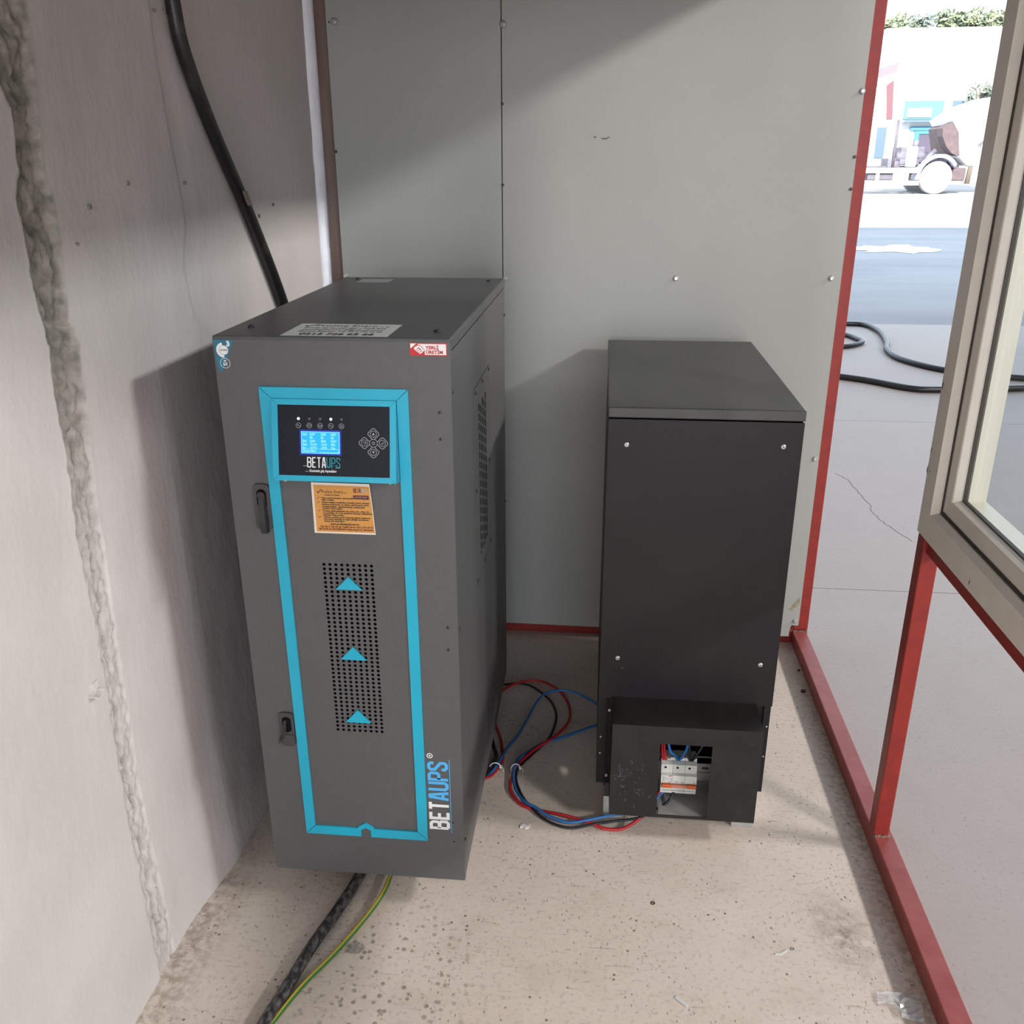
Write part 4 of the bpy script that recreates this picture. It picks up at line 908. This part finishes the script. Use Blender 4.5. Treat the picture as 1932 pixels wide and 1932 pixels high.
def ziptie(x, y, ang, w, label):
    b = MB(); c, s = math.cos(ang), math.sin(ang); v = []
    pts = [(x + c * a, y + s * a, z) for a, z in [(-w, .001), (-w * 1.05, .012), (-w * .5, .0235), (w * .4, .024), (w * 1.0, .014), (w * 1.02, .002)]]
    b.tube(pts, .0016, 6, 4); b.tube([(x + c * w, y + s * w, .012), (x + c * (w + .008), y + s * (w + .008) - .006, .010), (x + c * (w + .010), y + s * (w + .010) - .014, .006)], .0014, 6, 3)
    b.box(x + c * w - .003, x + c * w + .003, y + s * w - .003, y + s * w + .003, .010, .016)
    tag(b.obj('cable_tie', 'tie', None, (x, y, 0)), label, 'cable tie', 'white cable ties on the bundles')
ziptie(-.2045, 2.112, .2, .0125, 'white cable tie round the red, blue and black bundle between the cabinets')
ziptie(-.262, 2.112, .1, .0150, 'white cable tie round the cables at the foot of the charcoal cabinet')
# wires above the breaker
for lab, m, pts in [('red wire', 'cred', [(.189, 1.957, .182), (.185, 1.952, .208), (.180, 1.965, .300)]), ('red wire', 'cred', [(.196, 1.957, .182), (.190, 1.950, .208), (.184, 1.955, .300)]),
                    ('blue wire', 'cblue', [(.224, 1.957, .182), (.216, 1.948, .203), (.200, 1.940, .228), (.190, 1.950, .310)]), ('blue wire', 'cblue', [(.229, 1.957, .182), (.238, 1.948, .208), (.246, 1.945, .240), (.248, 1.96, .315)]),
                    ('black wire', 'cblack', [(.255, 1.957, .182), (.252, 1.950, .208), (.250, 1.965, .300)]), ('black wire', 'cblack', [(.261, 1.957, .182), (.270, 1.950, .205), (.286, 1.955, .240), (.30, 1.975, .31)])]:
    b = MB(); b.tube(pts, .0037, 8, 6); b.obj(lab.replace(' ', '_'), m, CB)
# supply cable and earth wire on the floor in front
cable('supply_cable', [(-.50, 1.95, .06), (-.515, 1.80, .030), (-.536, 1.665, .0135), (-.560, 1.551, .013), (-.585, 1.450, .0145), (-.607, 1.339, .013), (-.624, 1.248, .013), (-.640, 1.13, .013), (-.67, .95, .013)], .0128, 'cdusty', 'thick dusty black supply cable running out from under the charcoal cabinet', n=14, sub=8)
cable('earth_wire', [(-.44, 1.93, .06), (-.452, 1.80, .030), (-.460, 1.690, .020), (-.4655, 1.614, .018), (-.490, 1.540, .012), (-.535, 1.440, .006), (-.578, 1.354, .006), (-.611, 1.261, .006), (-.645, 1.15, .006), (-.70, 1.0, .006)], .0053, ['cyellow', 'cgreen'], 'yellow and green striped earth wire beside the thick black cable', n=12, sub=8, stripe=lambda k, i: 1 if (k in (5, 6, 7)) else 0)
# hose on the left wall
hz = -.868
hose_pts = [(hz, 1.93, 2.32), (hz, 1.94, 2.05), (hz, 1.960, 1.904), (hz, 1.985, 1.812), (hz, 2.085, 1.672), (hz, 2.264, 1.468), (hz, 2.434, 1.243), (hz + .004, 2.52, 1.05), (hz + .01, 2.56, .6), (hz + .02, 2.56, .12), (hz + .03, 2.53, .018), (hz + .12, 2.42, .018)]
cable('wall_hose', hose_pts, .0150, 'hose', 'thick black hose slanting down the white wall behind the charcoal cabinet', 'hose', n=14, sub=8)
b = MB(); hd = V((0, .64, -.77)); ac = V((hz, 2.214, 1.526)); v = []
sd = V((0, .77, .64))
for k in range(5):
    for i, (dx, off) in enumerate(((.0152, -.016), (.0175, 0), (.012, .017), (-.012, .030))):
        p = ac + hd * (k * .011 - .02 + off * .9) + sd * off; v.append((p.x + dx + random.uniform(-.001, .0012), p.y, p.z))
b.add(v, [(k * 4 + i, k * 4 + i + 1, k * 4 + i + 5, k * 4 + i + 4) for k in range(4) for i in range(3)])
tag(b.obj('tape_scrap', 'tape', None, tuple(ac)), 'scrap of brown tape stuck on the black wall hose', 'tape')
# hook on the wall
b = MB(); hy, hzz, hx = 1.312, .722, -.884
b.prism([(hy - .002, hzz + .018), (hy + .016, hzz + .017), (hy + .014, hzz + .004), (hy + .001, hzz + .000)], hx - .002, hx + .003, 'x')
v = []; n = 10
for i in range(n + 1):
    a = math.radians(-20 - 150 * i / n); cy, cz, r = hy - .000, hzz + .004, .0165
    for rr, xx in ((r, hx), (r, hx + .014), (r - .0032, hx + .014), (r - .0032, hx)):
        v.append((xx, cy + rr * math.cos(a) * 1.1, cz + rr * math.sin(a) * .75))
b.add(v, [(k * 4 + i, k * 4 + (i + 1) % 4, k * 4 + 4 + (i + 1) % 4, k * 4 + 4 + i) for k in range(n) for i in range(4)] + [(0, 1, 2, 3), (n * 4 + 3, n * 4 + 2, n * 4 + 1, n * 4)])
tag(b.obj('wall_clip', 'clip', None, (hx, hy, hzz)), 'small curved white pipe clip fixed to the wall left of the broken joint', 'clip')

# ---------------------------------------------------------------- small things on the floor
def washer(x, y, r, m, label):
    b = MB(); b.lathe((x, y, 0), (0, 0, 1), [(r, 0), (r, .0012), (r * .55, .0012), (r * .55, 0), (r, 0)], 18)
    b.f = b.f[:-2]; b.mi = b.mi[:-2]; b.sm = b.sm[:-2]
    tag(b.obj('washer', m, None, (x, y, 0)), label, 'washer')
washer(.158, 1.657, .0050, 'cblack', 'tiny black washer on the floor in front of the black cabinet')
washer(.455, 1.553, .0045, 'washer', 'tiny grey washer on the floor near the dirt by the red beam')
def chip(name, x, y, pts, t, m, label, cat, rz=0.0):
    b = MB(); c, s = math.cos(rz), math.sin(rz)
    b.prism([(x + a * c - e * s, y + a * s + e * c) for a, e in pts], 0.0002, t, 'z'); tag(b.obj(name, m, None, (x, y, 0)), label, cat)
chip('paint_flake', -.159, 1.887, [(-.012, .002), (-.004, .010), (.004, .003), (.012, .009), (.011, -.004), (.002, -.009), (-.003, -.003), (-.012, -.006)], .003, 'offwhite', 'white flake on the floor below the looped cables', 'flake')
chip('plastic_strip', .204, 1.396, [(-.015, -.0035), (.015, -.0035), (.015, .0035), (-.015, .0035)], .002, 'label', 'pale straight plastic strip near the bottom edge of the floor', 'strip', -.75)
chip('plastic_strip', .430, 1.538, [(-.016, -.002), (-.002, -.003), (.010, .004), (.015, .010), (.012, .011), (.005, .006), (-.004, .001), (-.015, .001)], .002, 'label', 'curled pale plastic strip beside the grey washer', 'strip', .1)
chip('concrete_crumb', .683, 2.608, [(-.008, -.004), (.004, -.006), (.009, .001), (.002, .006), (-.006, .005)], .007, 'blackprint', 'dark crumb on the floor against the red beam', 'crumb')
chip('concrete_crumb', .694, 2.742, [(-.005, -.003), (.003, -.005), (.006, .001), (.001, .004)], .005, 'blackprint', 'smaller dark crumb by the far end of the red beam', 'crumb')
# clear film scrap
b = MB(); cx, cy = .640, 1.432; v = []; nu = 9
outl = lambda u, w: (-.045 + .085 * u + .01 * w, -.028 + .05 * w - .02 * u * (1 - w))
for i in range(nu):
    for j in range(nu):
        u, w = i / (nu - 1), j / (nu - 1)
        if u < .42: w2 = .42 + .58 * w
        else: w2 = w
        a, e = outl(u, w2); v.append((cx + a, cy + e, .003 + .011 * abs(noise.noise(V((u * 6, w * 6, 3.3)))) + .004 * random.random()))
b.add(v, [(i * nu + j, i * nu + j + 1, (i + 1) * nu + j + 1, (i + 1) * nu + j) for i in range(nu - 1) for j in range(nu - 1)])
tag(b.obj('film_scrap', 'film', None, (cx, cy, 0)), 'crumpled scrap of clear plastic film beside the red beam', 'plastic scrap')
# hose lying on the hall floor beyond the opening
cable('floor_hose', g3([(2.05, 9.95), (2.3, 9.88), (2.51, 9.849), (2.702, 9.798), (2.745, 9.391), (2.655, 8.815), (2.552, 8.422), (2.554, 8.002), (2.779, 7.577), (3.2, 7.35), (3.8, 7.2)], .024), .024, 'cblack', 'black hose snaking over the hall floor, upper line through the opening', 'hose', n=10)
cable('floor_hose', g3([(1.5, 9.5), (2.0, 9.35), (2.346, 9.212), (2.433, 8.934), (2.428, 8.797), (2.31, 8.64), (2.175, 8.56), (1.9, 8.55)], .022), .022, 'cblack', 'short loop of black hose beside the frame post on the hall floor', 'hose', n=10)
cable('floor_hose', g3([(1.3, 7.6), (1.848, 7.286), (2.065, 7.137), (2.304, 6.90), (2.515, 6.88), (3.0, 6.95), (3.6, 7.1)], .024), .024, 'cblack', 'black hose on the hall floor, lowest line through the opening', 'hose', n=10)

# ---------------------------------------------------------------- outside: rising yard
def gz(y): return 0.0284 * (y - 10.0) if y < 40 else 0.0284 * 30
v = []; yy = [10.0, 12, 14, 16, 18, 20, 24, 28, 32, 36, 40, 70]; xx = [-20, -5, 0, 5, 10, 15, 20, 30, 50]
for y in yy:
    for x in xx: v.append((x, y, gz(y)))
b = MB(); b.add(v, [(j * len(xx) + i, j * len(xx) + i + 1, (j + 1) * len(xx) + i + 1, (j + 1) * len(xx) + i) for j in range(len(yy) - 1) for i in range(len(xx) - 1)])
n0 = len(b.v); b.box(-20, 50, 10.0, 70, -0.6, -.05)
yard = tag(b.obj('floor_yard', 'yard'), 'concrete yard outside the hall', kind='structure')
b = MB(); pts = []
for k in range(22):
    a = 2 * math.pi * k / 22; r = 1 + .75 * noise.noise(V((k * .9, 1, 1))) + .3 * noise.noise(V((k * 2.1, 4, 1)))
    pts.append((4.95 + .78 * r * math.cos(a), 16.8 + .55 * r * math.sin(a)))
b.add([(x, y, gz(y) + .006) for x, y in pts], [list(range(22))]); b.obj('lime_spill', 'spill', yard)

# truck with its cab tilted forward
TK = empty('truck', (9.5, 32, gz(32)), 'white truck parked in the yard with its cab tilted forward', 'truck')
TY = 32.0; tz = gz(32)
for dy in (0.0, 1.0):
    b = MB(); b.box(4.5, 11.2, TY + .35 + dy, TY + .45 + dy, tz + .62, tz + .86, .01); b.obj('frame_rail', 'truckgrey', TK)
b = MB(); b.box(5.2, 9.85, TY - .10, TY - .02, 1.27, 1.43, .02); b.obj('side_guard', 'truckwhite', TK)
b = MB(); b.box(5.2, 9.90, TY - .10, TY - .02, .90, 1.04, .02); b.obj('side_guard', 'truckwhite', TK)
for x in (6.0, 7.4, 8.6, 9.5):
    b = MB(); b.box(x - .05, x + .05, TY - .08, TY + .35, .92, 1.40); b.obj('guard_bracket', 'truckwhite', TK)
for dy in (0.0, 1.75):
    b = MB(); wz = tz + .50; b.m = 0
    b.lathe((10.46, TY + .06 + dy, wz), (0, 1, 0), [(.27, 0), (.34, -.01), (.46, -.005), (.50, .05), (.50, .24), (.46, .28), (.27, .28)], 36); w = b.obj('wheel', 'tyre', TK)
    b = MB(); b.lathe((10.46, TY + .05 + dy, wz), (0, 1, 0), [(.27, .0), (.25, .08), (.12, .09), (.11, -.02), (.06, -.04)], 28); b.obj('rim', 'truckwhite', w)
b = MB(); pr = []
for i in range(13):
    a = math.radians(185 - 150 * i / 12); pr.append((10.46 + .66 * math.cos(a), wz + .70 * math.sin(a)))
inn = [(10.46 + (x - 10.46) * .86, wz + (z - wz) * .86) for x, z in pr[::-1]]
b.prism(pr + inn, TY - .05, TY + .5); b.obj('fender', mat('pale_blue_fender', (.42, .46, .58), .5), TK)
b = MB(); b.box(9.30, 10.05, TY + .25, TY + 1.2, 1.50, 2.05, .04); b.cyl((9.2, TY + .4, 1.75), (10.2, TY + .4, 1.75), .16, n=14); b.cyl((9.75, TY + .3, 2.0), (9.75, TY + .3, 2.25), .10, n=14)
b.box(8.95, 9.35, TY + .3, TY + 1.1, 1.42, 1.72, .03); b.cyl((9.95, TY + .2, 1.55), (10.35, TY + .2, 1.95), .07, n=10); b.box(10.15, 10.75, TY + .15, TY + 1.1, 1.45, 1.72, .03); b.obj('engine', 'engine', TK)
b = MB(); b.cyl((9.62, TY + .15, 1.45), (9.62, TY + .15, 2.05), .17, n=16); b.obj('air_cylinder', 'truckwhite', TK)
b = MB(); b.cyl((9.12, TY + .3, 1.40), (9.12, TY + .3, 2.85), .045, n=12); b.obj('exhaust_stack', 'truckgrey', TK)
b = MB(); b.prism([(10.42, 2.58), (10.55, 2.70), (10.80, 2.80), (10.92, 2.3), (11.05, 1.90), (10.98, 1.78), (10.80, 1.85), (10.60, 2.05), (10.44, 2.35)], TY + .02, TY + .55); b.prism([(10.60, 2.60), (10.80, 2.75), (10.95, 2.3), (11.05, 1.85), (10.80, 1.85)], TY + .5, TY + 2.0); b.obj('cab_underside', 'cabunder', TK)
b = MB(); b.prism([(10.62, 2.86), (11.1, 3.22), (11.9, 3.50), (12.5, 3.3), (12.9, 2.5), (12.6, 1.75), (12.0, 1.45), (11.3, 1.50), (11.05, 1.72), (10.9, 2.45)], TY - .02, TY + 2.1); cabm = b.obj('cab', 'truckwhite', TK)
b = MB(); b.prism([(11.52, 2.10), (11.72, 2.25), (11.62, 2.02)], TY - .035, TY - .02); b.obj('door_handle', 'truckgrey', cabm)
b = MB(); b.prism([(11.9, 3.30), (12.45, 3.1), (12.6, 2.55), (12.05, 2.62)], TY - .035, TY - .02); b.obj('side_window', 'shopwin', cabm)
b = MB(); b.box(10.95, 11.35, TY + .1, TY + 2.0, 1.02, 1.42, .05); b.obj('bumper', 'cabunder', TK)
b = MB(); b.box(9.98, 11.0, TY + .55, TY + 1.6, .95, 1.25, .03); b.obj('axle', 'truckgrey', TK)
b = MB(); b.box(8.3, 9.1, TY + .0, TY + .45, 1.05, 1.28, .04); b.obj('fuel_tank', 'truckgrey', TK)

# white shed with a maroon trimmed gable
SH = empty('shed', (9.0, 37, gz(37)), 'white shed with maroon door edge and lean-to roof behind the truck', 'shed')
b = MB(); b.box(7.2, 10.0, 36.0, 39.0, gz(36), 4.15); b.obj('wall', 'whitewall', SH)
b = MB(); b.prism([(7.2, 4.0), (8.84, 4.22), (9.74, 4.48), (9.84, 4.80), (8.80, 4.30), (7.2, 4.2)], 35.6, 39.2); b.obj('roof', 'roofgrey', SH)
b = MB(); b.prism([(9.58, 4.10), (9.80, 4.25), (9.92, 3.02), (9.72, 3.02), (9.66, 3.6)], 35.93, 36.0); b.obj('door_edge', 'maroon', SH)
b = MB(); b.box(9.45, 9.78, 35.92, 36.0, 1.75, 2.75); b.obj('window', 'shopwin', SH)
# blue shopfront building
SP = empty('shop_building', (14, 42, gz(40)), 'white building with a blue shopfront across the yard', 'building')
b = MB(); b.box(10.4, 22, 40.0, 45.5, gz(40), 6.35); b.obj('wall', 'whitewall', SP)
b = MB(); b.box(11.42, 12.88, 39.9, 40.0, 3.16, 3.82); sb = b.obj('signboard', 'bluepaint', SP)
b = MB(); b.box(11.55, 12.45, 39.86, 39.9, 3.22, 3.55); b.obj('sign_plate', 'whitewall', sb)
b = MB(); b.box(11.4, 12.95, 39.6, 40.0, 3.04, 3.13); b.obj('awning', 'shopwin', SP)
b = MB(); b.box(11.75, 12.9, 39.9, 40.0, 2.76, 2.90); b.obj('lintel', 'bluedeep', SP)
b = MB(); b.box(12.12, 12.78, 39.93, 39.995, gz(40), 2.66); b.obj('doorway', 'shopdark', SP)
for x0, x1, z0, z1 in ((11.95, 12.12, gz(40), 2.74), (12.78, 12.92, gz(40), 2.74), (12.12, 12.78, 2.62, 2.74)):
    b = MB(); b.box(x0, x1, 39.9, 40.0, z0, z1); b.obj('door_frame', 'bluedeep', SP)
b = MB(); b.box(13.22, 14.5, 39.93, 40.0, 3.10, 3.81); b.obj('window', 'shopwin', SP)
# bush and trees: leaf clouds on trunks
def tree(name, cx, cy, z0, z1, rx, rz, nleaf, m, label, cat, group=None, size=.16):
    T = empty(name, (cx, cy, z0), label, cat, group)
    b = MB(); b.tube([(cx, cy, z0), (cx + .1, cy, (z0 + z1) / 2 - rz * .4), (cx, cy + .1, (z0 + z1) / 2 + rz * .5)], .10, 7, 3, rfun=lambda t: 1 - .6 * t)
    for k in range(4):
        a = k * 1.6; b.tube([(cx, cy, (z0 + z1) / 2 - rz * .3), (cx + rx * .35 * math.cos(a), cy + rx * .3 * math.sin(a), z1 - rz), (cx + rx * .7 * math.cos(a), cy + rx * .6 * math.sin(a), z1 - rz * .7)], .05, 5, 3, rfun=lambda t: 1 - .7 * t)
    b.obj('trunk', 'bark', T)
    b = MB(); zc = z1 - rz
    blobs = [(random.uniform(-.75, .75) * rx, random.uniform(-.5, .5) * rx, random.uniform(-.6, .6) * rz, random.uniform(.3, .5)) for _ in range(16)]
    for _ in range(nleaf):
        bl = random.choice(blobs); d = V((random.gauss(0, 1), random.gauss(0, 1), random.gauss(0, 1))).normalized() * random.random() ** .4
        p = V((cx + bl[0] + d.x * rx * bl[3], cy + bl[1] + d.y * rx * bl[3], zc + bl[2] + d.z * rz * bl[3]))
        a = V((random.gauss(0, 1), random.gauss(0, 1), random.gauss(0, 1))).normalized(); e = a.orthogonal().normalized(); s = size * random.uniform(.6, 1.3)
        b.add([p - a * s, p + e * s * .5, p + a * s, p - e * s * .5], [(0, 1, 2, 3)])
    o = b.obj('foliage', m, T); o['kind'] = 'stuff'
for i, (cx, rx, rz, m, lab) in enumerate([(12.2, 1.05, .85, 'leaf', 'leafy tree above the white building, at the left by the red frame post'), (14.1, 1.25, 1.0, 'leaf2', 'dense grey-green tree above the middle of the white building'), (15.5, 1.0, 1.0, 'leaf', 'tree with gaps in its crown above the white building'), (17.9, 1.25, 1.05, 'leaf', 'tallest tree above the white building, by the window frame')]):
    cy = 47.6 + 3.2 * (i % 2)
    tree('tree', cx, cy, gz(40), 1.6 + cy * (.131, .132, .134, .137)[i], rx, rz, 2300, m, lab, 'tree', 'trees above the white building', .15)
tree('bush', 13.75, 38.6, gz(38), 4.42, .52, .42, 520, 'leaf2', 'small bushy tree above the tilted truck cab', 'tree', None, .09)
